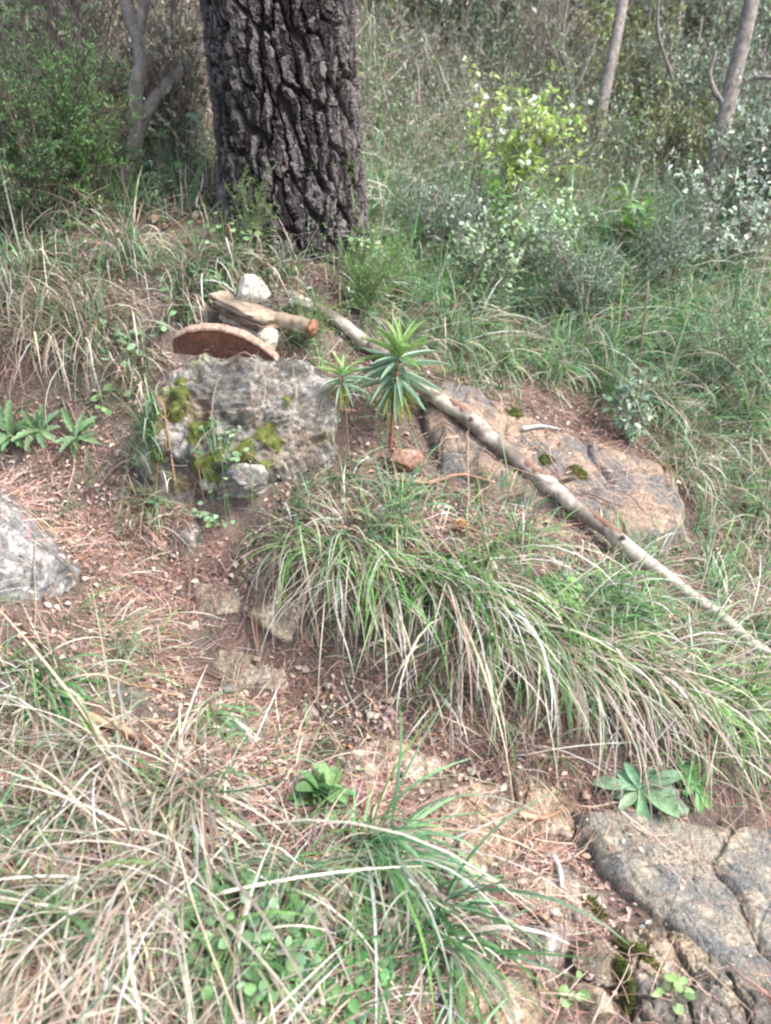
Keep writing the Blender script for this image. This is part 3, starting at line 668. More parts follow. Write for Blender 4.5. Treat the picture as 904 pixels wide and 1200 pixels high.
# ---------------------------------------------------------------- stack on the boulder
def slab_tile():
    c = unproj(264, 420, 2.41); s = MPP(c); c[2] += 0.0
    root = None
    n = 60; hw = 62 * s; hh = 38 * s; th = .028
    u = np.linspace(-1, 1, n); topz = hh * np.interp(u, [-1, -.93, -.7, -.35, 0, .35, .65, .9, 1], [.42, .6, .84, .99, 1, .86, .6, .28, .1]); topz += .0018 * fbm(u[:, None] * np.array([[7., 0, 0]]), 3, 4); topz = np.maximum(topz, .006)
    botz = -.003 * np.cos(u * 2)
    rows = 10; V = []
    for side in (0, 1):
        for r in range(rows):
            f = r / (rows - 1)
            z = botz + (topz - botz) * f; x = u * hw; y = np.full(n, th * side) + .006 * np.cos(u * 1.4)
            V.append(np.stack([x, y, z], -1))
    V = np.array(V).reshape(-1, 3)
    q = []
    for side in (0, 1):
        b = side * rows * n
        for r in range(rows - 1):
            for j in range(n - 1):
                a = b + r * n + j; q.append((a, a + 1, a + n + 1, a + n) if side == 0 else (a, a + n, a + n + 1, a + 1))
    rim = []
    for j in range(n - 1):
        a = (rows - 1) * n + j; bq = rows * n + a; rim.append((a, a + 1, bq + 1, bq)); a2 = j; b2 = rows * n + j; q.append((a2, b2, b2 + 1, a2 + 1))
    for r in range(rows - 1):
        for j in (0, n - 1):
            a = r * n + j; b2 = rows * n + a; q.append((a, a + n, b2 + n, b2))
    V[:, :] += (.0016 * fbm(V * 60, 3, 8))[:, None]
    # tilt back, roll down to the right
    Mx = rotm(R(20), R(5.0), R(-4)); V = V @ Mx.T + c + np.array([0, .01, -.004])
    root = empty('clay_slab', c, 'broken semicircular red brown clay slab with a pale rim propped on the boulder', 'clay slab')
    C = jit(srgb(124, 84, 68), len(V), .12, .03); t = fbm(V * 25, 4, 6)[:, None]; C = C * (1 + .5 * t); g = np.array(srgb(96, 72, 60)); C = C + (g - C) * sstep(.05, .3, fbm(V * 12, 3, 2)[:, None]) * .6
    make_mesh('slab', V, np.array(q), M_clay, parent=root, col=C, smooth=False)
    # weathered pale rim, 2 mm proud
    rv = V[np.unique(np.array(rim))]; idx = np.unique(np.array(rim)); mp = {k: i for i, k in enumerate(idx)}
    top = rv + np.array([0, -.0, .0025]); Fr = np.array([[mp[a] for a in f] for f in rim])
    m = len(idx) // 2; Vr = np.r_[top, rv - np.array([0, 0, .004])]
    # widen rim a little
    cc = Vr.mean(0); Fr2 = [*Fr]; N0 = len(idx)
    for j in range(m - 1):
        Fr2 += [(j, j + N0, j + 1 + N0, j + 1), (m + j, m + j + 1, m + j + 1 + N0, m + j + N0)]
    Vr[:m, 1] -= .002; Vr[N0:N0 + m, 1] -= .002
    make_mesh('rim', Vr, np.array(Fr2), M_clay, parent=root, col=jit(srgb(160, 136, 118), len(Vr), .22, .04), smooth=False)
slab_tile()
def plank_stone():
    a = unproj(254, 352, 2.68); b = unproj(322, 384, 2.54)
    # three split layers of a weathered block
    root = empty('driftwood_block', (a + b) / 2, 'split weathered tan wood block lying under the white stone', 'wood block')
    ax = norm(b - a); ln = np.linalg.norm(b - a); s = MPP((a + b) / 2)
    for k, (off, th, l0, l1, colr) in enumerate([(.020, .014, .0, .98, srgb(146, 130, 112)), (-.004, .016, .04, 1.04, srgb(122, 100, 84)), (-.030, .016, .2, 1.02, srgb(152, 142, 126))]):
        V, Fc = rock_shape(200 + k, 5, 4, .10, (.8, .95)); V = np.sign(V) * np.abs(V) ** .45 + .05 * fbm(V * 5, 4, k)[:, None]; V = V * np.array([ln * (l1 - l0) * .52, .052, th])
        ang = math.atan2(ax[1], ax[0]); V = V @ rotm(0, -math.asin(ax[2]) + .02 * k, ang).T + a + (b - a) * ((l0 + l1) / 2) + np.array([0, 0, off])
        V = V + .004 * fbm(V * 50, 4, 33)[:, None]; C = np.array(colr) * (1 + .9 * fbm(V * np.array([14, 14, 90]), 4, 31 + k)[:, None] + .5 * fbm(V * 60, 3, 35 + k)[:, None]); make_mesh('split_layer', V, Fc, M_wood, parent=root, col=np.clip(C, .02, .8))
plank_stone()
c = unproj(296, 337, 2.66); s = MPP(c)
rock('stone', c + np.array([0, 0, -.006]), (24 * s, 20 * s, 19 * s), (.1, .15, .2), (srgb(170, 162, 148), srgb(206, 200, 188), srgb(220, 215, 205)), 301, 'white blocky stone, topmost of the pile on the boulder', 'stone', cuts=18, ragged=.05, cs=.6)
c = unproj(312, 400, 2.52); rock('stone', c, (.055, .05, .05), (0, .2, .4), (srgb(150, 140, 122), srgb(190, 180, 160), srgb(200, 194, 180)), 303, 'pale stone wedged between the clay slab and the short log', 'stone', cuts=16, ragged=.07)
def short_log():
    a = unproj(300, 370, 2.60); b = unproj(368, 384, 2.52); pts = catmull(np.array([a, (a + b) / 2 + [0, 0, .003], b]), 60); rad = np.full(60, .0245) * (1 + .05 * np.sin(np.arange(60) * .3))
    root = empty('short_log', (a + b) / 2, 'short pale log with a rusty orange broken end beside the stone pile', 'log')
    V, Fc = rough_tube(pts, rad, 24, 55, .16); make_mesh('log_body', V, Fc, M_wood, parent=root, col=wood_color(V, 57, srgb(146, 130, 110), srgb(204, 194, 176), -.1))
    d = norm(b - a); V, Fc = rough_tube(np.array([b - d * .012, b + d * .0, b + d * .006, b + d * .010]), np.array([.0262, .0265, .022, .012]), 24, 56, .2, along=20)
    make_mesh('broken_end', V, Fc, M_wood, parent=root, col=jit(srgb(134, 98, 76), len(V), .3)); return
short_log()
c = unproj(356, 356, 2.72); rock('stone', c, (.055, .04, .028), (0, .25, -.2), (srgb(140, 136, 124), srgb(172, 168, 152), srgb(186, 182, 170)), 305, 'grey flat stone behind the short log at the top of the long branch', 'stone', cuts=14)
c = unproj(474, 540, 2.32); rock('brick_fragment', c, (.068, .05, .055), (.2, .1, .3), (srgb(140, 106, 90), srgb(164, 128, 110), srgb(176, 150, 134)), 307, 'broken pinkish terracotta lump at the foot of the tall spurge plant', 'terracotta', cuts=20, ragged=.05)

# ---------------------------------------------------------------- the rocks become part of what lies under grass and litter
GH0 = GH.copy()
def raise_ground():
    for o in bpy.data.objects:
        if o.type != 'MESH' or o.name.split('.')[0] not in ('rock_slab', 'rock_outcrop', 'boulder', 'rock_body', 'stone'): continue
        if o.get('label', '').startswith(('white blocky', 'pale stone wedged', 'grey flat stone')): continue
        n = len(o.data.vertices); co = np.empty(n * 3, np.float32); o.data.vertices.foreach_get('co', co); co = co.reshape(-1, 3).astype(float)
        org = o.location if o.parent is None else o.parent.location
        co += np.array(org)
        i = np.clip(np.searchsorted(GX, co[:, 0] ) - 1, 0, len(GX) - 1); j = np.clip(np.searchsorted(GY, co[:, 1]) - 1, 0, len(GY) - 1)
        for di in (0, 1):
            for dj in (0, 1):
                np.maximum.at(GH, (np.minimum(j + dj, len(GY) - 1), np.minimum(i + di, len(GX) - 1)), co[:, 2])
raise_ground()
GM = (GH - GH0 > .006).astype(float)
long_branch()
for (px, py, r, h, lb, asp, ang) in [(728, 1138, .020, .012, 'yellow green moss in the gap between the bottom stones, upper clump', .6, 0), (734, 1168, .022, .012, 'yellow green moss in the gap between the bottom stones, lower clump', .6, .2),
    (677, 556, .022, .016, 'round bright green moss cushion alone on the brown slab', 1, 0), (700, 1065, .012, .006, 'thin green moss line along the edge of the dark slab, upper part', 2.5, -.9), (745, 1112, .013, .006, 'thin green moss line along the edge of the dark slab, lower part', 3, -.9),
    (605, 485, .02, .008, 'small moss spot high on the brown slab', 1.4, 0), (640, 540, .018, .006, 'moss spot on the brown slab touching the fallen branch', 1.5, .4)]:
    moss_ground(px, py, r, h, lb, asp, ang)
def on_rock(x, y): return bil(GM, x, y) > .5
def in_trunk(x, y): return np.hypot(x - PB[0], y - PB[1]) < PR * 1.12
def keepmask(x, y, prock):
    k = ~in_trunk(x, y); r = on_rock(x, y); return k & (~r | (rng.random(len(x)) < prock))

GREENS = [srgb(98, 140, 86), srgb(78, 118, 72), srgb(122, 160, 92), srgb(112, 146, 114), srgb(142, 172, 130), srgb(96, 132, 100)]
DRYS = [srgb(200, 190, 170), srgb(174, 160, 142), srgb(216, 209, 194), srgb(160, 136, 120), srgb(148, 139, 126)]
NEEDLE = [srgb(164, 126, 110), srgb(138, 102, 90), srgb(184, 150, 134), srgb(120, 94, 84), srgb(196, 174, 160)]
def downhill(x, y):
    g = -grad(x, y); return g
def tuft_blades(x, y, z, nb, Lm, Ls, spread, Wm, el, bend, hill=0.8, cols=GREENS, tipcols=None, nseg=6, azdir=None, azs=None, dryp=0.0, lift=.004):
    """x,y,z arrays of tuft centres -> ribbon arrays"""
    N = len(x)
    cnt = np.maximum(1, rng.poisson(nb, N)) if np.ndim(nb) == 0 else nb
    k = np.repeat(np.arange(N), cnt); n = len(k)
    if n == 0: return (np.zeros((0, 3)), np.zeros((0, 4), int), np.zeros((0, 3)))
    scale = np.exp(rng.normal(0, .2, N))[k]
    a0 = rng.uniform(0, 2 * np.pi, n); r = spread * np.sqrt(rng.random(n)) * scale
    bx = x[k] + r * np.cos(a0); by = y[k] + r * np.sin(a0); bz = H(bx, by) - .004
    if azdir is None:
        g = downhill(x, y)[k]; d = np.stack([np.cos(a0), np.sin(a0)], -1) + g * hill + rng.normal(0, .25, (n, 2)); az = np.arctan2(d[:, 1], d[:, 0])
    else: az = azdir[k] + rng.normal(0, azs, n)
    L = np.clip(rng.normal(Lm, Ls, n), Lm * .3, Lm * 2) * scale; W = Wm * np.exp(rng.normal(0, .25, n))
    e = np.clip(rng.normal(el[0], el[1], n), .05, 1.5); b = np.clip(rng.normal(bend[0], bend[1], n), 0, 3)
    c0 = pick(cols, n, v=.2); c1 = pick(tipcols or cols, n, v=.2) if tipcols else c0 * 1.15
    if dryp:
        m = rng.random(n) < dryp; dc = pick(DRYS, n); c0 = np.where(m[:, None], dc, c0); c1 = np.where(m[:, None], dc * 1.1, c1)
    c0 = c0 * .92
    return ribbons(np.stack([bx, by, bz], -1), az, e, b, L, W, nseg, c0, np.clip(c1, 0, .85), curl=rng.normal(0, .35, n), lift=lift)
def stuff(name, parts, mat, label):
    V, Fq, C = merge(parts); o = make_mesh(name, V, Fq, mat, col=C); tag(o, label, kind='stuff'); print(name, len(V)); return o
NEAR = (-2.0, 2.2, .5, 3.0); MID = (-2.6, 3.2, 3.0, 5.0); FAR = (-5.5, 7, 5.0, 9.5)

# needle litter
def litter():
    parts = []
    for box, dn, wd, Ln in ((NEAR, 9000, .0014, .080), (MID, 1500, .0022, .11), (FAR, 260, .005, .17)):
        x, y, z = scatter(G_LIT, dn, *box, gamma=1.3, clump=1.1); k = keepmask(x, y, .22); x, y, z = x[k], y[k], z[k]; n = len(x)
        b = np.stack([x, y, H(x, y) + .002 + .010 * rng.random(n) ** 2], -1)
        g = downhill(x, y); az = rng.uniform(0, 6.28, n); az = np.where(rng.random(n) < .35, np.arctan2(g[:, 1], g[:, 0]) + rng.normal(0, .5, n), az)
        c = pick(NEEDLE, n, v=.25)
        parts.append(ribbons(b, az, rng.normal(.05, .16, n), rng.normal(.1, .2, n), np.abs(rng.normal(Ln, Ln * .3, n)), np.full(n, wd), 3, c, c * 1.1, curl=rng.normal(0, .5, n), taper=.3, wtop=.9, lift=.002, tol=.95))
    stuff('pine_needle_litter', parts, M_litter, 'reddish brown fallen pine needles covering the path')
    # flakes of bark, dead leaves
    parts = []
    for box, dn, sz in ((NEAR, 9500, .0080), (MID, 420, .02), (FAR, 60, .035)):
        x, y, z = scatter(G_LIT, dn, *box, gamma=1.6, clump=.8, seed=3); k = keepmask(x, y, .12); x, y = x[k], y[k]; n = len(x)
        pos = np.stack([x, y, H(x, y) + .003 + .006 * rng.random(n)], -1)
        f = rng.normal(0, 1, (n, 3)); f[:, 2] *= .3; up = rng.normal(0, .45, (n, 3)) + [0, 0, 1]
        L = sz * np.minimum(np.exp(rng.normal(0, .55, n)), 2.1)
        c = pick([srgb(184, 160, 146), srgb(158, 128, 114), srgb(190, 172, 158), srgb(122, 96, 84), srgb(176, 126, 98), srgb(186, 178, 168)], n, p=[.30, .24, .17, .22, .03, .04], v=.2)
        parts.append(batch(leaf_tpl('oval', 3, .25, .2), pos, f, up, L * 1.3, L * .8, c))
    stuff('leaf_litter', parts, M_litter, 'dead leaves and bark crumbs scattered among the needles')
    # small twigs
    x, y, z = scatter(G_LIT, 150, *NEAR, gamma=1.0); n = len(x); az = rng.uniform(0, 6.28, n); L = rng.uniform(.03, .14, n)
    t = np.linspace(0, 1, 5); pp = np.zeros((n, 5, 3)); a = az[:, None] + rng.normal(0, .25, (n, 5)).cumsum(1) * .5
    pp[..., 0] = x[:, None] + L[:, None] * t * np.cos(a); pp[..., 1] = y[:, None] + L[:, None] * t * np.sin(a); pp[..., 2] = H(pp[..., 0], pp[..., 1]) + .006 + rng.random((n, 1)) * .012
    r = rng.uniform(.0014, .0035, n)[:, None] * np.linspace(1, .6, 5)[None]
    V, Fq, C = tubes(pp, r, 5, pick([srgb(150, 120, 100), srgb(120, 96, 84), srgb(176, 158, 140)], n)); stuff('twig_litter', [(V, Fq, C)], M_litter, 'short broken twigs lying on the path')
litter()

def field_grass():
    # short and middling green grass everywhere
    parts = []
    for box, dn, nb, Lm, W in ((NEAR, 620, 10, .11, .0040), (MID, 330, 13, .17, .0056), (FAR, 55, 14, .26, .010)):
        x, y, z = scatter(G_GREEN, dn, *box, gamma=1.35, clump=1.0, seed=1); k = keepmask(x, y, .03); x, y, z = x[k], y[k], z[k]
        parts.append(tuft_blades(x, y, z, nb, Lm, Lm * .4, .022, W, (1.0, .3), (1.1, .5), .5, nseg=5, dryp=.10))
    stuff('green_grass', parts, M_grass, 'fresh green grass growing on the terrace and banks')
    parts = []
    for box, dn, nb, Lm, W in ((NEAR, 330, 9, .15, .0036), (MID, 170, 11, .24, .0046), (FAR, 50, 12, .30, .007)):
        x, y, z = scatter(G_DRY, dn, *box, gamma=1.3, clump=1.0, seed=2); k = keepmask(x, y, .03); x, y, z = x[k], y[k], z[k]
        parts.append(tuft_blades(x, y, z, nb, Lm, Lm * .4, .025, W, (.75, .35), (1.2, .6), 1.0, cols=DRYS, nseg=5))
    stuff('dry_grass', parts, M_dry, 'straw coloured dead grass matted between the green blades')
field_grass()

# ---- tussocks that can be told apart
BANK = 'grass tussocks hanging over the bank'
def tussock(px, py, n, L, az_px, el, bend, dry, label, W=.0054, spread=.05, azs=.62, group=None, greens=GREENS, tipdry=True, cat='grass tussock'):
    p = P(px, py); x = np.full(1, p[0]); y = np.full(1, p[1])
    # direction given in the picture, turned into a heading on the ground
    q = P(px + 40 * math.cos(az_px), py + 40 * math.sin(az_px)); az = math.atan2(q[1] - p[1], q[0] - p[0])
    parts = []; n = int(n * .95); tone = np.exp(rng.normal(0.05, .18)) * np.exp(rng.normal(0, .05, 3)); greens = [tuple(np.array(g) * tone) for g in greens]
    el = (el[0], el[1] + .14); bend = (bend[0], bend[1] + .2)
    if group == BANK: dry -= .14; n = int(n * 1.15)
    ng = int(n * (1 - dry)); nd = n - ng
    if ng: parts.append(tuft_blades(x, y, None, np.array([ng]), L * (.68 if group == BANK else .85), L * .25, spread, W, el, bend, cols=greens, tipcols=(greens + greens + DRYS[:3]) if tipdry else None, nseg=9, azdir=np.array([az]), azs=azs * 1.25, lift=.006))
    if nd: parts.append(tuft_blades(x, y, None, np.array([nd]), L, L * .3, spread * 1.3, W * .85, (el[0] * (.45 if group == BANK else .8), el[1]), bend, cols=[tuple(np.array(q) * 1.12) for q in DRYS], nseg=9, azdir=np.array([az]), azs=azs, lift=.005))
    V, Fq, C = merge(parts); o = make_mesh('grass_tussock', V, Fq, M_grass, col=C, loc=[float(v) for v in p]); return tag(o, label, cat, group)
D = math.pi / 2
BANK = 'grass tussocks hanging over the bank'
for (px, py, n, L, a, dry, lb) in [
    (348, 645, 70, .27, 1.80, .6, 'leftmost tussock hanging over the bank beside the tan outcrop'),
    (392, 655, 110, .32, 1.6, .7, 'tussock with long straw blades hanging towards the path, second on the bank'),
    (442, 672, 90, .32, 1.35, .7, 'grass tussock drooping over the hollow in the middle of the bank'),
    (500, 690, 110, .26, 1.3, .45, 'thick green tussock halfway along the bank edge'),
    (545, 715, 130, .30, 1.25, .65, 'tussock with a fringe of pale blades above the path litter'),
    (588, 745, 140, .30, 1.15, .7, 'dense straw tussock hanging above the low pale rock'),
    (640, 765, 150, .32, 1.05, .75, 'long pale tussock sweeping down to the broad leaved rosette'),
    (700, 780, 130, .30, .95, .6, 'tussock sweeping right, directly above the broad leaved rosette'),
    (750, 795, 130, .30, .8, .6, 'green and straw tussock below the thin end of the fallen branch'),
    (808, 820, 130, .30, .7, .5, 'tussock combed to the right over the top edge of the dark slab'),
    (868, 845, 120, .30, .6, .45, 'tussock at the right edge over the top edge of the dark slab'),
    (560, 655, 90, .18, 1.2, .3, 'upright green tussock on the terrace below the dry seed head'),
    (640, 695, 90, .18, 1.0, .3, 'green tussock on the terrace just under the fallen branch'),
    (470, 620, 60, .14, 1.4, .3, 'short green tussock under the terracotta lump'),
    (725, 720, 90, .18, .8, .3, 'green tussock at the underside of the fallen branch where it thins'),
    (880, 750, 100, .22, .5, .35, 'green tussock where the branch leaves the picture'),
]: tussock(px, py, n, L, a, (.75, .3), (2.0, .5), dry, lb, group=BANK, greens=[srgb(112, 154, 82), srgb(92, 134, 74), srgb(136, 172, 98), srgb(120, 154, 108)])
for (px, py, n, L, a, dry, lb) in [
    (440, 1000, 170, .32, 1.15, .2, 'big green tussock at the bottom centre arching to the right'),
    (340, 1040, 130, .28, 1.9, .5, 'green and straw tussock at the bottom left of the centre'),
    (230, 930, 150, .32, 2.3, .8, 'straw tussock under the two crossing pale stalks'),
    (130, 890, 150, .30, 2.3, .8, 'matted straw tussock below the piece of bark'),
    (70, 970, 130, .30, 2.3, .5, 'green tussock near the left edge of the foreground'),
    (190, 1030, 170, .32, 2.35, .85, 'bleached tussock in the lower left corner'),
    (50, 1090, 130, .30, 2.1, .6, 'blurred tussock in the extreme lower left corner'),
    (275, 1120, 160, .22, 1.8, .35, 'green tussock at the bottom edge over the clover like weeds'),
    (500, 1090, 110, .28, 1.0, .15, 'bright green tussock leaning over the tan rock at the bottom'),
    (60, 810, 150, .22, 1.7, .35, 'green tussock under the grey boulder at the left edge'),
    (250, 850, 120, .17, 1.2, .4, 'small tussock on the path left of the leafy rosette'),
]: tussock(px, py, n, L, a, (.8, .3), (1.6, .5), dry, lb, W=.0066, group='grass tussocks in the foreground', azs=.75)
for (px, py, n, L, a, dry, lb) in [
    (110, 395, 170, .26, 1.75, .75, 'straw tussock hanging left of the boulder with the clay slab'),
    (60, 390, 160, .26, 1.9, .8, 'straw tussock above the lobed leaf plant at the left'),
    (175, 540, 110, .13, 1.8, .1, 'blue green tussock hanging on the left flank of the mossy boulder'),
    (150, 300, 120, .26, 1.6, .5, 'tussock at the foot of the slender tree'),
    (225, 330, 110, .24, 1.2, .5, 'tussock at the left foot of the pine trunk'),
    (20, 330, 130, .28, 1.5, .6, 'tussock at the left edge under the feathery green bush'),
    (265, 318, 90, .15, 2.2, .4, 'short tussock behind the wood block at the pine foot'),
    (325, 318, 80, .14, 1.2, .3, 'short green tussock between the white stone and the pine'),
    (415, 330, 100, .20, 1.3, .2, 'green tussock at the right foot of the pine behind the branch'),
    (400, 570, 80, .15, 1.4, .4, 'small tussock at the right foot of the mossy boulder'),
    (345, 608, 80, .15, 1.7, .5, 'small tussock under the front of the mossy boulder'),
    (180, 600, 80, .15, 1.9, .5, 'small straw tussock at the lower left foot of the mossy boulder'),
    (160, 440, 90, .18, 1.7, .6, 'straw tussock leaning on the left shoulder of the mossy boulder'),
    (215, 372, 70, .14, 1.6, .5, 'short tussock just behind the clay slab'),
    (290, 300, 80, .18, 2.4, .6, 'thin tussock against the front of the pine trunk'),
    (895, 615, 150, .28, 2.0, .45, 'large tussock over the dark hollow at the right edge'),
    (800, 560, 120, .24, 1.8, .6, 'straw tussock behind the dark hollow'),
    (650, 440, 120, .24, 1.5, .2, 'green tussock behind the upper end of the brown slab'),
    (720, 470, 130, .24, 1.5, .25, 'green tussock behind the middle of the brown slab'),
    (590, 430, 110, .22, 1.5, .3, 'green tussock behind the tall spurge and the brown slab'),
    (770, 480, 120, .24, 1.4, .4, 'greyish tussock right of the brown slab'),
    (660, 300, 90, .34, 1.5, .1, 'bright green tussock far up the slope among the small shrubs'),
    (880, 500, 140, .28, 1.8, .4, 'loose green tussock at the right edge above the hollow'),
]: tussock(px, py, n, L, a, (1.0, .3), (1.5, .5), dry, lb, group='grass tussocks up the slope', azs=.9)
# stiff blades standing up by the left boulder
x, y, z = None, None, None

# ---------------------------------------------------------------- leafy plants
def stem_paths(base, n, h, spread, curve=.3, K=9, azr=(0, 6.28), hj=.25):
    az = rng.uniform(azr[0], azr[1], n); hh = h * np.clip(rng.normal(1, hj, n), .4, 1.6); t = np.linspace(0, 1, K)
    out_ = spread * rng.random(n) ** .6
    pp = np.zeros((n, K, 3)); d = (t ** (1 + curve))[None]
    wob = np.cumsum(rng.normal(0, .035 * h, (n, K, 3)), 1) * .5; wob -= wob[:, :1]
    pp[..., 0] = base[0] + out_[:, None] * np.cos(az)[:, None] * d + rng.normal(0, spread * .08, (n, 1)); pp[..., 1] = base[1] + out_[:, None] * np.sin(az)[:, None] * d + rng.normal(0, spread * .08, (n, 1))
    pp[..., 2] = H(pp[:, 0, 0], pp[:, 0, 1])[:, None] - .01 + hh[:, None] * t[None]; pp += wob
    return pp
def along(pp, n, lo=.3, hi=1.0, pw=.8):
    N, K, _ = pp.shape; i = rng.integers(0, N, n); t = (lo + (hi - lo) * rng.random(n) ** pw) * (K - 1) * .9999; k = t.astype(int); k = np.minimum(k, K - 2); f = (t - k)[:, None]
    return pp[i, k] * (1 - f) + pp[i, k + 1] * f, norm(pp[i, k + 1] - pp[i, k])
def shrub(name, px, py, h, spread, nst, nleaf, Ll, Wl, cols, label, cat='shrub', shape='oval', lo=.25, rad=.004, twigs=0, twl=.12, upb=.3, jitr=.03, mat=None, group=None, glints=None, azr=(0, 6.28), curve=.3, tm=None, y=None, leafv=.2, hj=.25):
    p = P(px, py); root = empty(name, p, label, cat, group)
    pp = stem_paths(p, nst, h, spread, curve, azr=azr, hj=hj); K = pp.shape[1]
    parts = [tubes(pp, rad * np.linspace(1, .35, K)[None] * np.exp(rng.normal(0, .25, (nst, 1))), 5)]
    src = pp
    if twigs:
        q, t = along(pp, twigs, lo * .8, 1, 1); d = norm(t * .5 + rng.normal(0, .55, (twigs, 3)) + [0, 0, .25]); L = twl * np.exp(rng.normal(0, .3, twigs)); tt = np.linspace(0, 1, 5)
        tp = q[:, None] + d[:, None] * (L[:, None] * tt[None])[..., None]; tp += np.cumsum(rng.normal(0, .02 * twl, (twigs, 5, 3)), 1) * (tt[None, :, None] > 0); parts.append(tubes(tp, rad * .4 * np.linspace(1, .4, 5)[None] * np.ones((twigs, 1)), 4)); src = tp
    V, Fq, _ = merge([(a, b, np.zeros((len(a), 3))) for a, b, c in parts]); make_mesh('stems', V, Fq, tm or M_twig, parent=root)
    if nleaf:
        pos, t = along(src, nleaf, lo if not twigs else .1, 1, .8); pos = pos + rng.normal(0, jitr, (nleaf, 3)) * .5
        f = norm(t * .5 + rng.normal(0, .7, (nleaf, 3)) + [0, 0, upb]); up = rng.normal(0, .4, (nleaf, 3)) + [0, -.2, 1]
        L = Ll * np.exp(rng.normal(0, .28, nleaf)); Wd = Wl * np.exp(rng.normal(0, .2, nleaf))
        V, Fq, C = batch(leaf_tpl(shape, 3, .2, .12), pos, f, up, L, Wd, pick(cols, nleaf, v=leafv)); make_mesh('foliage', V, Fq, mat or M_leaf, parent=root, col=C)
    if glints:  # whorls of white petals standing in for highlights on the leaves
        nf, fs, fc = glints; pos, t = along(src, nf, .55, 1, .6); pos = pos + rng.normal(0, jitr, (nf, 3)); m = 5; a = np.arange(m) * 6.28 / m
        for q in pos:
            f = np.stack([np.cos(a), .25 * np.sin(a), np.sin(a)], -1) + rng.normal(0, .2, (m, 3)); V, Fq, C = batch(leaf_tpl('round', 3, .1, .1), np.tile(q, (m, 1)), f, np.tile(rng.normal(0, .5, 3) + [0, -.9, .6], (m, 1)), np.full(m, fs), np.full(m, fs * .8), jit(fc, m, .06, .02)); make_mesh('leaf_glint', V, Fq, M_leaf, parent=root, col=C)
    return root
SAGE = [srgb(136, 150, 130), srgb(112, 130, 106), srgb(164, 174, 158), srgb(98, 114, 94)]  # leaf tones paled to stand in for haze over the upper slope
DEEP = [srgb(102, 118, 96), srgb(86, 102, 82), srgb(122, 136, 114), srgb(148, 158, 140)]
LIME = [srgb(170, 194, 100), srgb(150, 178, 92), srgb(190, 206, 128)]
MIDG = [srgb(98, 130, 72), srgb(118, 146, 84), srgb(84, 112, 66)]
# feathery green bush at the left, in three plants
for k, (px, py, h, s_, n, cl, lb) in enumerate([
    (-10, 290, .62, .34, 26, [srgb(86, 122, 80), srgb(106, 144, 94), srgb(74, 104, 72)], 'feathery green heath bush cut by the left edge'),
    (60, 280, .50, .30, 26, [srgb(92, 132, 80), srgb(120, 160, 98), srgb(78, 112, 72)], 'feathery green heath bush in front of the slender tree, with yellow green tips'),
    (105, 260, .40, .20, 14, [srgb(104, 146, 78), srgb(124, 164, 92), srgb(84, 120, 66)], 'small light green heath bush touching the slender tree')]):
    shrub('heath_bush', px, py, h, s_, n, 7000 if k < 2 else 4200, .016, .0034, cl, lb, twigs=420 if k < 2 else 220, twl=.13, lo=.35, shape='lance', rad=.004, upb=.5, tm=M_darktwig, jitr=.012)
for (px, py, h, s_, nl, lb) in [(300, 296, .20, .10, 1800, 'dull green feathery sprigs standing against the front of the pine trunk'), (392, 305, .30, .08, 2600, 'light green feathery shoots standing against the right side of the pine trunk'), (425, 372, .24, .16, 5200, 'bright green feathery low bush right of the stone pile'), (360, 405, .10, .09, 1400, 'tiny feathery green plant growing beside the short log'), (475, 365, .2, .14, 2600, 'soft green feathery bush behind the tall spurge plant')]:
    shrub('feathery_plant', px, py, h, s_, 14, nl, .012, .0024, [srgb(120, 156, 86), srgb(100, 138, 74), srgb(146, 176, 108)], lb, cat='feathery plant', twigs=170, twl=.07, lo=.2, shape='lance', rad=.002, upb=.6, jitr=.006)
# lime sapling, leaf highlights added as small white petals; and neighbours
shrub('lime_sapling', 560, 290, .58, .46, 10, 850, .030, .018, LIME, 'lime green sapling with leaf highlights made as white petals on a thin leaning stem', cat='sapling', twigs=90, twl=.15, lo=.55, rad=.005, glints=(46, .013, srgb(226, 232, 214)), azr=(-.5, .6), jitr=.03, hj=.12)
shrub('lime_shrub', 700, 95, .9, .25, 4, 380, .05, .03, LIME, 'small lime leaved shoot high on the slope beside the thin grey tree', cat='shrub', twigs=40, twl=.2, lo=.55, rad=.007)
shrub('round_leaved_shrub', 575, 372, .34, .20, 16, 900, .018, .015, [srgb(150, 172, 134), srgb(176, 194, 168), srgb(128, 154, 108)], 'low shrub with pale round leaves below the lime sapling', twigs=110, twl=.10, shape='round', rad=.0025)
shrub('round_leaved_shrub', 635, 330, .30, .22, 16, 900, .020, .017, [srgb(160, 186, 140), srgb(190, 208, 180), srgb(136, 164, 112)], 'low shrub with pale round leaves right of the lime sapling stem', twigs=110, twl=.10, shape='round', rad=.0025)
shrub('round_leaved_shrub', 870, 330, .40, .30, 16, 900, .024, .018, [srgb(170, 184, 164), srgb(136, 156, 126), srgb(190, 200, 184)], 'white leaved shrub at the right edge above the curved dead branch', twigs=110, twl=.14, shape='round', rad=.003)
shrub('round_leaved_shrub', 735, 520, .20, .07, 7, 170, .022, .017, [srgb(150, 168, 146), srgb(128, 150, 122)], 'thin grey green round leaved stems rising behind the brown slab', twigs=22, twl=.05, shape='round', rad=.002)
shrub('grey_herb', 545, 330, .3, .25, 20, 1700, .022, .006, SAGE, 'grey green narrow leaved herb left of the pale round leaved shrubs', cat='herb', twigs=120, twl=.1, shape='lance', rad=.002)
shrub('grey_herb', 690, 380, .3, .28, 20, 1700, .024, .007, SAGE, 'grey green narrow leaved herb in front of the curved dead branch', cat='herb', twigs=120, twl=.1, shape='lance', rad=.002)
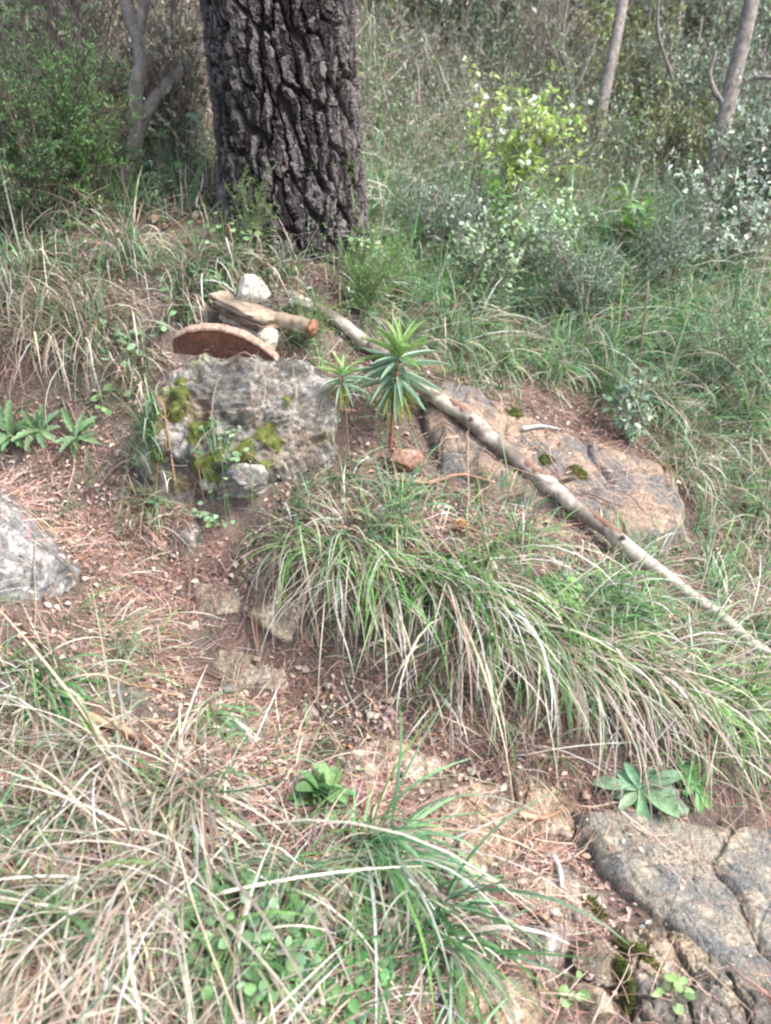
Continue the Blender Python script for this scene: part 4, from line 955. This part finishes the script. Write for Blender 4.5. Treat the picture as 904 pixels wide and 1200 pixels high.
shrub('grey_herb', 850, 470, .26, .26, 20, 1900, .020, .006, [srgb(110, 140, 100), srgb(130, 156, 120)], 'green small leaved herb mat at the right edge above the tussocks', cat='herb', twigs=120, twl=.1, shape='lance', rad=.002)
shrub('grey_herb', 505, 300, .3, .25, 20, 1500, .020, .006, SAGE, 'grey green herb nearest the right side of the pine trunk', cat='herb', twigs=120, twl=.1, shape='lance', rad=.002)
shrub('grey_herb', 780, 340, .32, .3, 20, 1500, .024, .007, SAGE, 'grey green herb below the round grey rock', cat='herb', twigs=120, twl=.1, shape='lance', rad=.002)
for (px, py, lb) in [(590, 305, 'broad leaved herb with bright leaves near the fern, left one'), (742, 300, 'bright broad leaved herb between the fern and the round grey rock')]:
    shrub('leafy_herb', px, py, .26, .14, 7, 90, .06, .03, [srgb(138, 178, 96), srgb(116, 156, 84)] if px > 300 else [srgb(132, 156, 128), srgb(150, 172, 146)], lb, cat='herb', shape='lance' if px > 300 else 'round', rad=.003, jitr=.01)
def fern(px, py, nf, L, cols, label, az=(0, 6.28), el=(.7, .2)):
    p = P(px, py); root = empty('fern', p, label, 'fern'); 
    for k in range(nf):
        a = rng.uniform(*az); e = rng.normal(*el); t = np.linspace(0, 1, 26); ee = e - 1.1 * t; d = np.stack([np.cos(ee) * math.cos(a), np.cos(ee) * math.sin(a), np.sin(ee)], -1); q = p + np.cumsum(d * L / 26, 0)
        parts = [tubes(q[None], np.linspace(.003, .001, 26)[None], 4, np.array([cols[0]]))]
        side = norm(np.cross(d, [0, 0, 1.])); wv = L * .26 * np.sin(np.pi * np.clip(t * .9 + .08, 0, 1)) ** .8
        for sg in (-1, 1):
            f = side * sg + d * .5; m = 26; parts.append(batch(leaf_tpl('lobed', 6, .1, .02), q, f, np.tile([0, 0, 1.], (m, 1)), wv, np.full(m, L * .035), pick(cols, m)))
        V, Fq, C = merge(parts); make_mesh('frond', V, Fq, M_leaf, parent=root, col=C)
fern(672, 235, 8, .45, [srgb(150, 164, 88), srgb(138, 154, 84)], 'yellow green fern below the lime sapling')
fern(742, 180, 5, .5, [srgb(140, 150, 84), srgb(150, 158, 96)], 'small yellowish fern arching above the larger one')

# ---- spurge plants
def spurge(px, py, hpx, label, sc=1.0, nl=70, cat='spurge plant'):
    p = P(px, py); s = MPP(p); h = hpx * s; root = empty('spurge_plant', p, label, cat)
    t = np.linspace(0, 1, 14); q = np.stack([p[0] + .03 * sc * t ** 1.5, p[1] - .015 * t, p[2] - .01 + h * t], -1)
    V, Fq, C = tubes(q[None], (np.linspace(.0055, .0035, 14) * sc)[None], 8, np.array([srgb(150, 96, 78)])); make_mesh('stem', V, Fq, M_wood, parent=root, col=C)
    k = np.arange(nl); f = .56 + .44 * (k / nl); a = k * 2.39996; e = np.interp(f, [.56, .70, .82, .92, 1], [-1.15, -.45, .1, .6, 1.25]) + rng.normal(0, .2, nl); a = a + rng.normal(0, .25, nl)
    pos = np.stack([np.interp(f, t, q[:, j]) for j in range(3)], -1); d = np.stack([np.cos(e) * np.cos(a), np.cos(e) * np.sin(a), np.sin(e)], -1)
    L = 1.12 * sc * np.interp(f, [.56, .68, .9, 1], [.085, .12, .125, .08]) * np.exp(rng.normal(0, .08, nl)); W = L * .10
    low = np.array(srgb(150, 160, 84)); mid = np.array(srgb(148, 176, 148)); new = np.array(srgb(158, 190, 118)); c = np.where(f[:, None] < .64, low, np.where(f[:, None] < .86, mid, new)) * np.exp(rng.normal(0, .1, (nl, 1)))
    up = np.cross(np.cross(d, [0, 0, 1.]), d); V, Fq, C = batch(leaf_tpl('lance', 6, .10, .1), pos, d, up, L, W, c); make_mesh('leaves', V, Fq, M_leaf, parent=root, col=C)
spurge(458, 528, 128, 'tall spurge plant with a whorl of blue green leaves above the terracotta lump', 1.08, 62)
spurge(398, 508, 48, 'smaller spurge plant at the right shoulder of the mossy boulder', .68, 24)
def rosette(name, px, py, n, L, W, cols, label, shape='spoon', el=(.45, .25), cat='rosette plant', group=None, nseg=6, az=(0, 6.28), lift=.014):
    p = P(px, py, lift); a = np.linspace(az[0], az[1], n, endpoint=False) + rng.normal(0, .2, n); e = rng.normal(el[0], el[1], n); g = grad(p[0], p[1]); g = g.ravel(); nn = norm(np.array([-g[0], -g[1], 1.])); t1 = norm(np.array([1, 0, g[0]])); t2 = np.cross(nn, t1); d = np.cos(e)[:, None] * (np.cos(a)[:, None] * t1 + np.sin(a)[:, None] * t2) + np.sin(e)[:, None] * nn
    root = empty(name, p, label, cat, group)
    up = np.cross(np.cross(d, nn), d); Ls = L * np.exp(rng.normal(0, .2, n)); V, Fq, C = batch(leaf_tpl(shape, nseg, .35, .1), np.tile(p, (n, 1)) + rng.normal(0, .004, (n, 3)), d, up, Ls, W * Ls / L, pick(cols, n, v=.12)); 
    tv = leaf_tpl(shape, nseg)[0]; m = len(tv)
    for i in range(n):
        tf = leaf_tpl(shape, nseg)[1]; make_mesh('leaf', V[i * m:(i + 1) * m], tf, M_leaf, parent=root, col=C[i * m:(i + 1) * m])
    return root
GRL = [srgb(120, 158, 100), srgb(136, 170, 114), srgb(102, 142, 88)]
rosette('rosette_plant', 378, 945, 44, .066, .026, GRL, 'green spoon leaved rosette in the middle of the path in the foreground', el=(.75, .4), lift=.022)
rosette('rosette_plant', 748, 935, 16, .085, .030, [srgb(120, 156, 118), srgb(134, 168, 130)], 'grey green broad leaved rosette at the head of the dark slab', el=(.3, .25))
rosette('rosette_plant', 818, 925, 9, .065, .024, [srgb(100, 146, 78), srgb(116, 158, 88)], 'smaller bright green rosette right of the grey green one', el=(.4, .25))
rosette('rosette_plant', 855, 870, 8, .06, .026, GRL, 'dark green rosette half hidden in the tussocks at the right edge')
for k, (px, py, n, lb) in enumerate([(18, 520, 13, 'leftmost lobed leaf rosette on the needle covered ledge'), (48, 512, 14, 'middle lobed leaf rosette on the needle covered ledge'), (92, 522, 12, 'right hand lobed leaf rosette next to the hanging straw')]):
    rosette('lobed_rosette', px, py, n, .080, .022, [srgb(106, 138, 94), srgb(122, 152, 108)], lb, 'lobed', (.75, .3), nseg=12, group='lobed leaf rosettes')
def clump(name, px, py, n, r, hgt, Ll, cols, label, shape='round', cat='leafy weed'):
    """small round leaves, each on its own thin stalk"""
    p = P(px, py); root = empty(name, p, label, cat); a = rng.uniform(0, 6.28, n); rr = r * np.sqrt(rng.random(n)); bx = p[0] + rr * .4 * np.cos(a); by = p[1] + rr * .4 * np.sin(a)
    tx = p[0] + rr * np.cos(a); ty = p[1] + rr * np.sin(a); z0 = H(bx, by); z1 = np.maximum(H(tx, ty), p[2] - .04) + hgt * rng.uniform(.3, 1, n); t = np.linspace(0, 1, 5)[None, :, None]
    q = np.stack([bx, by, z0], -1)[:, None] * (1 - t) + np.stack([tx, ty, z1], -1)[:, None] * t; V, Fq, C = tubes(q, np.full((n, 5), .0009), 4, pick(cols, n)); make_mesh('stalks', V, Fq, M_leaf, parent=root, col=C)
    f = np.stack([np.cos(a), np.sin(a), rng.normal(-.1, .3, n)], -1); V, Fq, C = batch(leaf_tpl(shape, 5, .15, .08), q[:, -1], f, rng.normal(0, .25, (n, 3)) + [0, -.4, 1], Ll * np.exp(rng.normal(0, .2, n)), Ll * .95 * np.exp(rng.normal(0, .15, n)), pick(cols, n, v=.12)); make_mesh('leaves', V, Fq, M_leaf, parent=root, col=C)
clump('round_leaf_weed', 262, 600, 70, .085, .05, .016, [srgb(134, 160, 118), srgb(152, 178, 138), srgb(112, 142, 96)], 'pale round leaved weed at the foot of the mossy boulder')
clump('round_leaf_weed', 140, 478, 12, .06, .05, .026, [srgb(120, 154, 96), srgb(140, 170, 120)], 'few round green leaves left of the mossy boulder, above the blue green tussock')
clump('round_leaf_weed', 178, 400, 14, .07, .06, .03, [srgb(122, 150, 110), srgb(146, 172, 136)], 'round leaved weed just left of the clay slab')
clump('round_leaf_weed', 210, 225, 40, .12, .30, .03, [srgb(118, 140, 112), srgb(150, 168, 146)], 'tall round leaved weed between the slender tree and the pine')
clump('round_leaf_weed', 420, 318, 60, .12, .16, .022, [srgb(132, 164, 108), srgb(156, 184, 134)], 'light leafy sprigs crowding the right foot of the pine trunk')
clump('round_leaf_weed', 268, 300, 50, .12, .14, .022, [srgb(110, 142, 92), srgb(134, 160, 116)], 'leafy sprigs against the left foot of the pine trunk')
clump('round_leaf_weed', 225, 360, 30, .10, .07, .024, [srgb(116, 148, 100), srgb(138, 166, 120)], 'low leafy weed between the clay slab and the pine')
clump('round_leaf_weed', 130, 420, 12, .09, .07, .03, [srgb(130, 156, 116), srgb(150, 174, 138)], 'scattered round leaves hanging among straw below the heath bush')
clump('clover_weed', 290, 1120, 120, .12, .09, .02, [srgb(104, 140, 92), srgb(122, 156, 106)], 'low green clover like weeds under the blades at the bottom edge', 'oval')
clump('clover_weed', 390, 1150, 80, .10, .06, .02, [srgb(84, 132, 74), srgb(110, 156, 92)], 'patch of small green weeds between the bottom tussocks', 'oval')
clump('clover_weed', 655, 718, 40, .05, .06, .018, [srgb(150, 186, 110), srgb(130, 170, 90)], 'tiny bright green leaves among the terrace grass', 'oval')
clump('clover_weed', 270, 1080, 60, .08, .08, .022, [srgb(110, 148, 104), srgb(124, 158, 112)], 'broad green weed leaves left of the bottom green tussock', 'oval')
clump('clover_weed', 665, 1165, 10, .03, .03, .018, [srgb(140, 176, 110), srgb(126, 160, 96)], 'small seedling growing between the bottom stones', 'oval')
clump('clover_weed', 785, 1165, 12, .03, .03, .018, [srgb(140, 176, 110), srgb(126, 160, 96)], 'small seedling by the grey stone right of the bottom row', 'oval')

# ---------------------------------------------------------------- fallen sticks, stalks, stones
def stick(name, L, r, label, cat='stick', col=(srgb(120, 100, 86), srgb(190, 178, 160)), dyn=0.0, lift=.01, n=60, seed=1, thr=-.05, group=None, taper=.5):
    """L: (px, py, forward distance or None for resting on the ground)"""
    pts = np.array([P(a, b, lift) if y is None else unproj(a, b, y) for a, b, y in L]); pts = catmull(pts, n)
    V, Fc = rough_tube(pts, r * np.linspace(1, taper, n), 10, seed, .16, along=12); o = make_mesh(name, V, Fc, M_wood, col=wood_color(V, seed, col[0], col[1], thr), loc=[float(v) for v in pts[0]]); return tag(o, label, cat, group)
PALE = (srgb(180, 164, 140), srgb(214, 204, 184))
stick('dead_branch', [(905, 347, 3.9), (860, 350, 3.9), (800, 352, 3.8), (770, 385, 3.6), (745, 420, 3.3)], .012, 'curving pale dead branch entering from the right edge', 'branch', (srgb(140, 130, 116), srgb(186, 178, 162)), seed=3)
stick('dead_branch', [(852, 282, 4.1), (838, 305, 4.05), (812, 330, 4.0), (800, 348, 3.95)], .012, 'short dark curved branch below the round grey rock', 'branch', (srgb(84, 72, 64), srgb(120, 106, 94)), seed=4)
stick('dead_branch', [(640, 408, 3.25), (720, 422, 3.2), (800, 432, 3.2), (892, 452, 3.2)], .009, 'thin straight pale stick lying behind the brown slab', 'stick', PALE, seed=5)
stick('dead_branch', [(438, 182, 5.0), (475, 192, 5.0), (512, 206, 4.9)], .02, 'pale broken stick right of the pine trunk', 'stick', PALE, seed=6)
stick('dead_branch', [(612, 508, None), (635, 505, None), (655, 508, None)], .008, 'short white barked stick lying on the brown slab', 'stick', (srgb(170, 165, 158), srgb(222, 218, 208)), lift=.012, seed=7, n=20)
stick('dead_branch', [(460, 566, None), (500, 570, None), (540, 566, None), (580, 574, None)], .007, 'reddish stick lying below the terracotta lump', 'stick', (srgb(140, 104, 86), srgb(176, 140, 118)), lift=.012, seed=8, n=30)
stick('wood_piece', [(105, 848, None), (140, 862, None), (176, 882, None)], .014, 'brown piece of bark among straw in the left foreground', 'bark piece', (srgb(120, 88, 70), srgb(176, 144, 118)), lift=.02, seed=9, n=20, taper=.8)
stick('wood_piece', [(608, 958, None), (635, 962, None), (660, 953, None)], .007, 'tan curled bark piece on the needles below the pale rock', 'bark piece', (srgb(150, 116, 92), srgb(190, 154, 124)), seed=10, n=16)
stick('wood_piece', [(648, 1010, None), (655, 1025, None), (658, 1045, None)], .009, 'grey flake of bark standing in the path litter', 'bark piece', (srgb(160, 156, 152), srgb(190, 186, 180)), seed=11, n=16)
stick('wood_piece', [(605, 1062, None), (625, 1078, None), (645, 1090, None)], .008, 'flat brown wood splinter above the row of bottom stones', 'bark piece', (srgb(120, 92, 78), srgb(160, 128, 108)), seed=12, n=16)
stick('wood_piece', [(700, 940, None), (715, 918, None)], .005, 'short twig stump leaning beside the broad leaved rosette', 'twig', seed=13, n=12)
for k, (L, lb) in enumerate([
    ([(148, 905, None), (195, 980, None), (238, 1090, .86), (282, 1205, .74)], 'long pale straw stalk running down to the bottom edge'),
    ([(216, 880, None), (205, 930, None), (185, 970, None)], 'bent pale straw stalk crossing the long one'),
    ([(20, 860, None), (60, 835, None), (98, 800, None)], 'pale straw stalk leaning in the left foreground grass'),
    ([(100, 1190, None), (190, 1100, None), (270, 1010, None)], 'bleached reed stalk in the lower left corner'),
    ([(60, 1200, None), (150, 1115, None), (225, 1050, None)], 'second bleached reed stalk in the lower left corner, left of the other'),
    ([(380, 1200, None), (362, 1120, None), (356, 1060, None)], 'thin upright pale stalk at the bottom centre')]):
    stick('straw_stalk', L, .0034, lb, 'stalk', PALE, lift=.05, seed=20 + k, n=40, group='pale straw stalks in the foreground')
stones = [(228, 737, 10), (205, 655, 9), (300, 775, 9), (270, 812, 12), (365, 838, 13), (310, 800, 9), (655, 1075, 11), (640, 1005, 8), (552, 905, 12), (510, 870, 9), (455, 826, 10), (285, 850, 9), (232, 946, 13), (250, 930, 10), (585, 1010, 8), (420, 870, 8), (178, 742, 7), (205, 776, 9), (330, 905, 9), (560, 1045, 9), (405, 590, 9), (447, 602, 13), (630, 610, 9), (150, 640, 8), (655, 662, 8), (480, 562, 8), (330, 828, 10), (385, 805, 8), (700, 1062, 9), (580, 950, 8)]
_r = np.random.default_rng(5)
while len(stones) < 95:
    _x, _y = _r.uniform(90, 860), _r.uniform(560, 1190)
    if G_LIT[int(_y / 100), int(_x / 100)] > .7 and _r.random() < .8: stones.append((_x, _y, _r.uniform(5, 15) if _y > 850 else _r.uniform(4, 10)))
for k, (px, py, r) in enumerate(stones):
    p = P(px, py); s = MPP(p); V, Fc = rock_shape(400 + k, 3, 22, .05, (.4, .8)); rr = np.random.default_rng(k)
    V = (V * np.array([r * s * 1.2, r * s * .9, r * s * .4])) @ rotm(rr.uniform(-.3, .3), rr.uniform(-.3, .3), rr.uniform(0, 6)).T + p + np.array([0, 0, r * s * .25]); C = np.array([srgb(184, 174, 162), srgb(156, 144, 134), srgb(168, 150, 128), srgb(140, 138, 134)][k % 4]) * (1 + .35 * fbm(V * 50, 3, k)[:, None])
    tag(make_mesh('pebble', V, Fc, M_rock, col=C, loc=[float(v) for v in p]), 'small pale stone chip lying among fallen needles on the ground', 'pebble', 'pale stone chips among the needles')
# dry seed head on the terrace
def seed_head():
    p = P(541, 628, .03); s = MPP(p); n = 46; k = np.arange(n); e = np.linspace(-.6, 1.45, n); a = k * 2.4; d = np.stack([np.cos(e) * np.cos(a), np.cos(e) * np.sin(a), np.sin(e)], -1)
    V, Fq, C = batch(leaf_tpl('round', 4, -.35, .15), np.tile(p, (n, 1)) - d * .004, d, np.cross(np.cross(d, [0, 0, 1.]), d) + 1e-3, np.full(n, .026), np.full(n, .018), jit(srgb(214, 178, 142), n, .1)); o = make_mesh('pine_cone', V, Fq, M_litter, col=C, loc=[float(v) for v in p]); tag(o, 'dry pale tan cone lying in the terrace grass under the branch', 'cone')
seed_head()

# ---------------------------------------------------------------- slender trees
def tree(name, limbs, label, mat=M_greytrunk, cat='tree', leaves=None, r0=.03):
    """limbs: list of (points (px,py,y), r0, r1)"""
    pts0 = [unproj(*q) for q in limbs[0][0]]; b = pts0[0]; b[2] = H(b[0], b[1]); root = empty(name, b, label, cat)
    for k, (L, ra, rb) in enumerate(limbs):
        q = np.array([unproj(*t) for t in L]);
        if k == 0: q[0][2] = H(q[0][0], q[0][1]) - .03
        q = catmull(q, 40); q[1:-1] += .10 * ra * np.cumsum(rng.normal(0, 1, (38, 3)), 0) * .35; V, Fc = rough_tube(q, np.linspace(ra, rb, 40), 14, 3 + k, .10, along=6)
        make_mesh('trunk' if k == 0 else 'limb', V, Fc, mat, parent=root)
    return root
tree('slender_tree', [([(135, 262, 3.45), (150, 205, 3.45), (160, 160, 3.45), (158, 115, 3.45), (165, 60, 3.45), (150, 10, 3.45), (140, -60, 3.45), (120, -200, 3.5)], .033, .022),
    ([(160, 158, 3.45), (178, 120, 3.5), (205, 90, 3.6), (240, 52, 3.75), (280, 10, 3.9), (330, -60, 4.0)], .026, .017),
    ([(163, 45, 3.45), (170, 10, 3.45), (180, -60, 3.5), (200, -180, 3.6)], .02, .012)], 'forked slender tree with smooth grey brown bark left of the pine')
tree('thin_tree', [([(62, 190, 4.3), (66, 120, 4.3), (50, 72, 4.3), (44, 0, 4.3), (40, -60, 4.3)], .016, .012)], 'thin crooked pale stem behind the heath bush at the left')
tree('thin_tree', [([(692, 185, 5.3), (706, 120, 5.4), (718, 60, 5.5), (729, 0, 5.6), (745, -120, 5.8)], .040, .028)], 'pale grey leaning tree trunk above the lime sapling')
tree('thin_tree', [([(815, 262, 4.7), (836, 200, 4.7), (850, 140, 4.75), (860, 90, 4.8), (876, 20, 4.85), (890, -80, 5.0)], .05, .035), ([(858, 100, 4.8), (880, 92, 4.8), (920, 92, 4.7)], .018, .01), ([(852, 130, 4.75), (832, 84, 4.8), (838, 60, 4.8)], .018, .01)], 'brown grey tree with two low branches near the upper right corner')
tree('thin_tree', [([(735, 200, 5.7), (740, 170, 5.7), (755, 148, 5.7), (772, 132, 5.7)], .035, .015), ([(740, 168, 5.7), (736, 140, 5.7), (742, 118, 5.7)], .02, .01)], 'short dark broken snag above the ferns', M_darktwig)
for k, (px, py, tx, ty, y) in enumerate([(640, 120, 655, -20, 7), (770, 150, 800, -20, 6.6), (800, 180, 770, 30, 5.8), (560, 130, 585, -20, 7.2), (670, 170, 660, 60, 6.2)]):
    tree('bare_sapling', [([(px, py, y), ((px + tx) / 2 + 6, (py + ty) / 2, y), (tx, ty, y), (tx + 8, ty - 80, y)], .015, .008)], ['bare thin sapling left of the pale grey trunk', 'bare sapling between the pale grey trunk and the brown grey tree', 'slanting bare stem left of the brown grey tree', 'leftmost bare sapling behind the lime sapling', 'short bare stem just above the lime sapling'][k], cat='sapling')
# slanting thin stems in the middle ground
for k, (L, lb) in enumerate([([(735, 520, 2.9), (745, 470, 2.9), (752, 400, 2.95), (760, 330, 3.0)], 'thin dry upright stem behind the brown slab'), ([(592, 290, 4.2), (606, 240, 4.2), (625, 160, 4.2)], 'thin dark stem beside the lime sapling'), ([(690, 250, 5.0), (720, 210, 5.0), (775, 165, 5.0)], 'slanting thin brown stem over the fern'), ([(250, 290, 2.95), (238, 240, 3.0), (232, 225, 3.0)], 'short brown twig leaning on the left foot of the pine'), ([(218, 180, 3.3), (200, 150, 3.35), (182, 132, 3.4)], 'thin grey twig below the fork of the slender tree')]):
    stick('dry_stem', L, .005, lb, 'stem', (srgb(110, 94, 82), srgb(150, 134, 118)), seed=50 + k)

# ---------------------------------------------------------------- undergrowth up the slope
names = ['dark leaved shrub', 'grey green shrub', 'twiggy brown shrub', 'olive green shrub']
spec = [ # px, py, h, spread, kind, place
 (20, 140, 1.0, .7, 0, 'in the upper left corner'), (100, 90, 1.1, .7, 2, 'behind the slender tree, left of its fork'), (205, 130, .6, .5, 2, 'between the slender tree and the pine'), (185, 40, 1.2, .6, 1, 'above the fork of the slender tree'), (210, 200, .45, .3, 2, 'low between the slender tree and the pine'), (90, 190, .6, .4, 2, 'just behind the heath bush'),
 (460, 60, 1.5, .8, 2, 'right beside the top of the pine trunk'), (530, 60, 1.3, .9, 0, 'over the dark dead branches'), (590, 70, 1.2, .8, 1, 'behind the top of the lime sapling'), (650, 110, 1.0, .7, 2, 'right of the top of the lime sapling'), (690, 60, 1.3, .9, 1, 'behind the pale grey trunk'), (760, 90, 1.3, .9, 0, 'between the two grey trees'),
 (830, 80, 1.3, .9, 1, 'behind the brown grey tree'), (890, 110, 1.1, .8, 0, 'in the upper right corner'), (780, 170, .8, .6, 1, 'left of the brown grey tree foot'), (860, 190, .8, .6, 1, 'right of the brown grey tree foot'), (720, 150, .9, .6, 3, 'around the foot of the pale grey trunk'), (480, 130, .8, .6, 2, 'below the dark dead branches by the pine'), (620, 30, 1.5, 1.0, 0, 'highest behind the sapling'), (810, 20, 1.6, 1.1, 0, 'highest at the top right'), (700, 0, 1.6, 1.0, 1, 'highest above the pale grey trunk'), (500, 0, 1.8, 1.1, 2, 'highest right of the pine'), (60, 30, 1.4, .9, 0, 'highest at the top left'), (160, 0, 1.4, .8, 2, 'highest above the slender tree'), (640, 215, .5, .4, 3, 'left of the ferns'), (790, 215, .5, .4, 3, 'behind the yellow mossy rock'), (890, 260, .6, .4, 1, 'at the right edge above the white leaved shrub')]
for (px, py, h, s_, kd, place) in spec:
    if px > 400: h *= .68 if kd != 2 else .6; s_ *= .85
    cols = [DEEP, SAGE, [srgb(130, 124, 106), srgb(146, 142, 124), srgb(116, 118, 94)], [srgb(120, 128, 74), srgb(100, 112, 66), srgb(140, 146, 92)]][kd]
    nl = [2200, 2200, 1100, 1500][kd]; nst = [18, 18, 46, 20][kd]
    big = 1.0 if py > 100 or px < 250 else 1.25
    shrub('undergrowth_shrub', px, py, h, s_, nst, nl, .040 * big * (.8 if h < .7 else 1), .020 * big * (.8 if h < .7 else 1), cols, names[kd] + ' ' + place, twigs=190 if kd != 2 else 260, twl=.26 * h, rad=.0065 if kd != 2 else .005, shape='oval' if kd != 2 else 'lance', jitr=.05, tm=M_twig, group='shrubs of the undergrowth')
# low scrub, uncountable
G_SCR = grid("""3 4 4 3 6 7 8 8 8 8
4 5 5 4 6 7 8 8 9 9
5 6 6 4 7 7 7 8 9 9
2 2 3 4 7 8 8 8 8 8
0 0 0 2 4 5 4 4 5 6
0 0 0 0 1 0 0 0 4 6
0 0 0 0 0 0 0 0 1 2
0 0 0 0 0 0 0 0 0 0
0 0 0 0 0 0 0 0 0 0
0 0 0 0 0 0 0 0 0 0
0 0 0 0 0 0 0 0 0 0
0 0 0 0 0 0 0 0 0 0
0 0 0 0 0 0 0 0 0 0""")
def scrub():
    parts = []
    for box, dn, h, Ll in (((-2.6, 3.2, 2.3, 4.6), 420, .17, .013), ((-5.5, 6.5, 4.6, 9.5), 420, .40, .026)):
        x, y, z = scatter(G_SCR, dn, *box, gamma=1.3, clump=1.2, seed=6); k = keepmask(x, y, .05); x, y = x[k], y[k]; n = len(x); K = 6
        az = rng.uniform(0, 6.28, n); e = rng.normal(1.15, .25, n)[:, None] + np.cumsum(rng.normal(0, .12, (n, K)), 1); L = h * np.exp(rng.normal(0, .35, n)); a = az[:, None] + np.cumsum(rng.normal(0, .2, (n, K)), 1)
        p = np.cumsum(np.stack([np.cos(e) * np.cos(a), np.cos(e) * np.sin(a), np.sin(e)], -1) * (L / K)[:, None, None], 1) + np.stack([x, y, H(x, y) - .01], -1)[:, None]
        parts.append(tubes(p, (Ll * .07) * np.linspace(1, .5, K)[None] * np.ones((n, 1)), 3, pick([srgb(140, 130, 112), srgb(112, 110, 90)], n)))
        tone = 1.08 * pick(SAGE + MIDG + SAGE + [srgb(150, 168, 112), srgb(164, 172, 134)] + [srgb(176, 180, 160), srgb(146, 140, 116)], n, v=.15); m = n * 15; i = rng.integers(0, n, m); j = rng.integers(1, K, m); q = p[i, j] + rng.normal(0, Ll * .35, (m, 3))
        f = rng.normal(0, .8, (m, 3)) + [0, 0, .5]; parts.append(batch(leaf_tpl('lance', 2, .15, .12), q, f, rng.normal(0, .4, (m, 3)) + [0, -.3, 1], Ll * np.exp(rng.normal(0, .3, m)), Ll * .38 * np.exp(rng.normal(0, .25, m)), np.clip(tone[i] * np.exp(rng.normal(0, .15, (m, 1))), 0, .9)))
    stuff('low_scrub', parts, M_leaf, 'grey green heath scrub covering the hillside above the boulders')
scrub()
# dead brushwood
def brush():
    n = 9500; x = rng.uniform(-5, 6.5, n); y = rng.uniform(3.7, 9.5, n); z = H(x, y); px, py = project(np.stack([x, y, z], -1)); wgt = np.clip(dens(G_DRY, x, y, z) * 1.3, 0, 1) * (sstep(300, 90, py)); k = (px > -250) & (px < 1150) & (py < 320) & (rng.random(n) < wgt) & (np.hypot(x - PB[0], y - PB[1]) > .4); x, y, z = x[k], y[k], z[k]; n = len(x)
    K = 8; az = rng.uniform(0, 6.28, n); el = np.clip(rng.normal(.95, .4, n), .1, 1.5); L = rng.uniform(.25, 1.05, n); a = az[:, None] + np.cumsum(rng.normal(0, .14, (n, K)), 1); e = el[:, None] + np.cumsum(rng.normal(-.04, .14, (n, K)), 1)
    d = np.stack([np.cos(e) * np.cos(a), np.cos(e) * np.sin(a), np.sin(e)], -1) * (L / K)[:, None, None]; p = np.cumsum(d, 1) - d[:, :1] + np.stack([x, y, z], -1)[:, None]
    p[..., 2] = np.maximum(p[..., 2], H(p[..., 0], p[..., 1]) + .01)
    r = np.exp(rng.normal(math.log(.0034), .45, n))[:, None] * np.linspace(1, .4, K)[None]
    V, Fq, C = tubes(p, r, 4, pick([srgb(168, 162, 152), srgb(140, 134, 124), srgb(192, 188, 178), srgb(112, 106, 98)], n, v=.2)); stuff('brushwood', [(V, Fq, C)], M_litter, 'tangle of dry upright twigs filling the upper slope')
brush()
for k, (L, r, lb) in enumerate([([(455, 75, 6.6), (500, 100, 6.5), (545, 130, 6.3), (580, 135, 6.3)], .03, 'dark dead branch slanting beside the pine at the top'), ([(440, 60, 6.8), (500, 62, 6.8), (560, 80, 6.8)], .025, 'upper dark dead branch right of the pine'), ([(460, 125, 6.2), (510, 112, 6.3), (560, 100, 6.6)], .028, 'dark dead branch crossing the slanting one')]):
    stick('dead_limb', L, r, lb, 'branch', (srgb(56, 46, 42), srgb(84, 72, 64)), seed=70 + k)
# far thicket that closes the view up the hillside
def thicket():
    n = 26000; x = rng.uniform(-12, 15, n); y = rng.uniform(9.3, 14, n); z = H(x, y) + rng.random(n) ** 1.2 * 1.5; f = rng.normal(0, 1, (n, 3)); 
    V, Fq, C = batch(leaf_tpl('oval', 2, .2, .1), np.stack([x, y, z], -1), f, rng.normal(0, .4, (n, 3)) + [0, 0, 1], np.full(n, .12), np.full(n, .06), pick(SAGE + DEEP[:2], n, v=.3)); a = (V, Fq, C)
    n = 1500; x = rng.uniform(-12, 15, n); y = rng.uniform(9.3, 14, n); K = 6; t = np.linspace(0, 1, K); p = np.zeros((n, K, 3)); p[..., 0] = x[:, None] + np.cumsum(rng.normal(0, .08, (n, K)), 1); p[..., 1] = y[:, None] + np.cumsum(rng.normal(0, .08, (n, K)), 1); p[..., 2] = H(x, y)[:, None] + 1.9 * rng.uniform(.5, 1, n)[:, None] * t
    stuff('thicket', [a, tubes(p, np.full((n, K), .014), 4, pick([srgb(130, 118, 106), srgb(90, 80, 70)], n))], M_leaf, 'dim evergreen thicket closing the top of the slope')
thicket()
clean_org()
for o in bpy.data.objects:
    if o.parent is None and o.type in ('MESH', 'EMPTY') and not o.get('kind'): o['kind'] = 'thing'
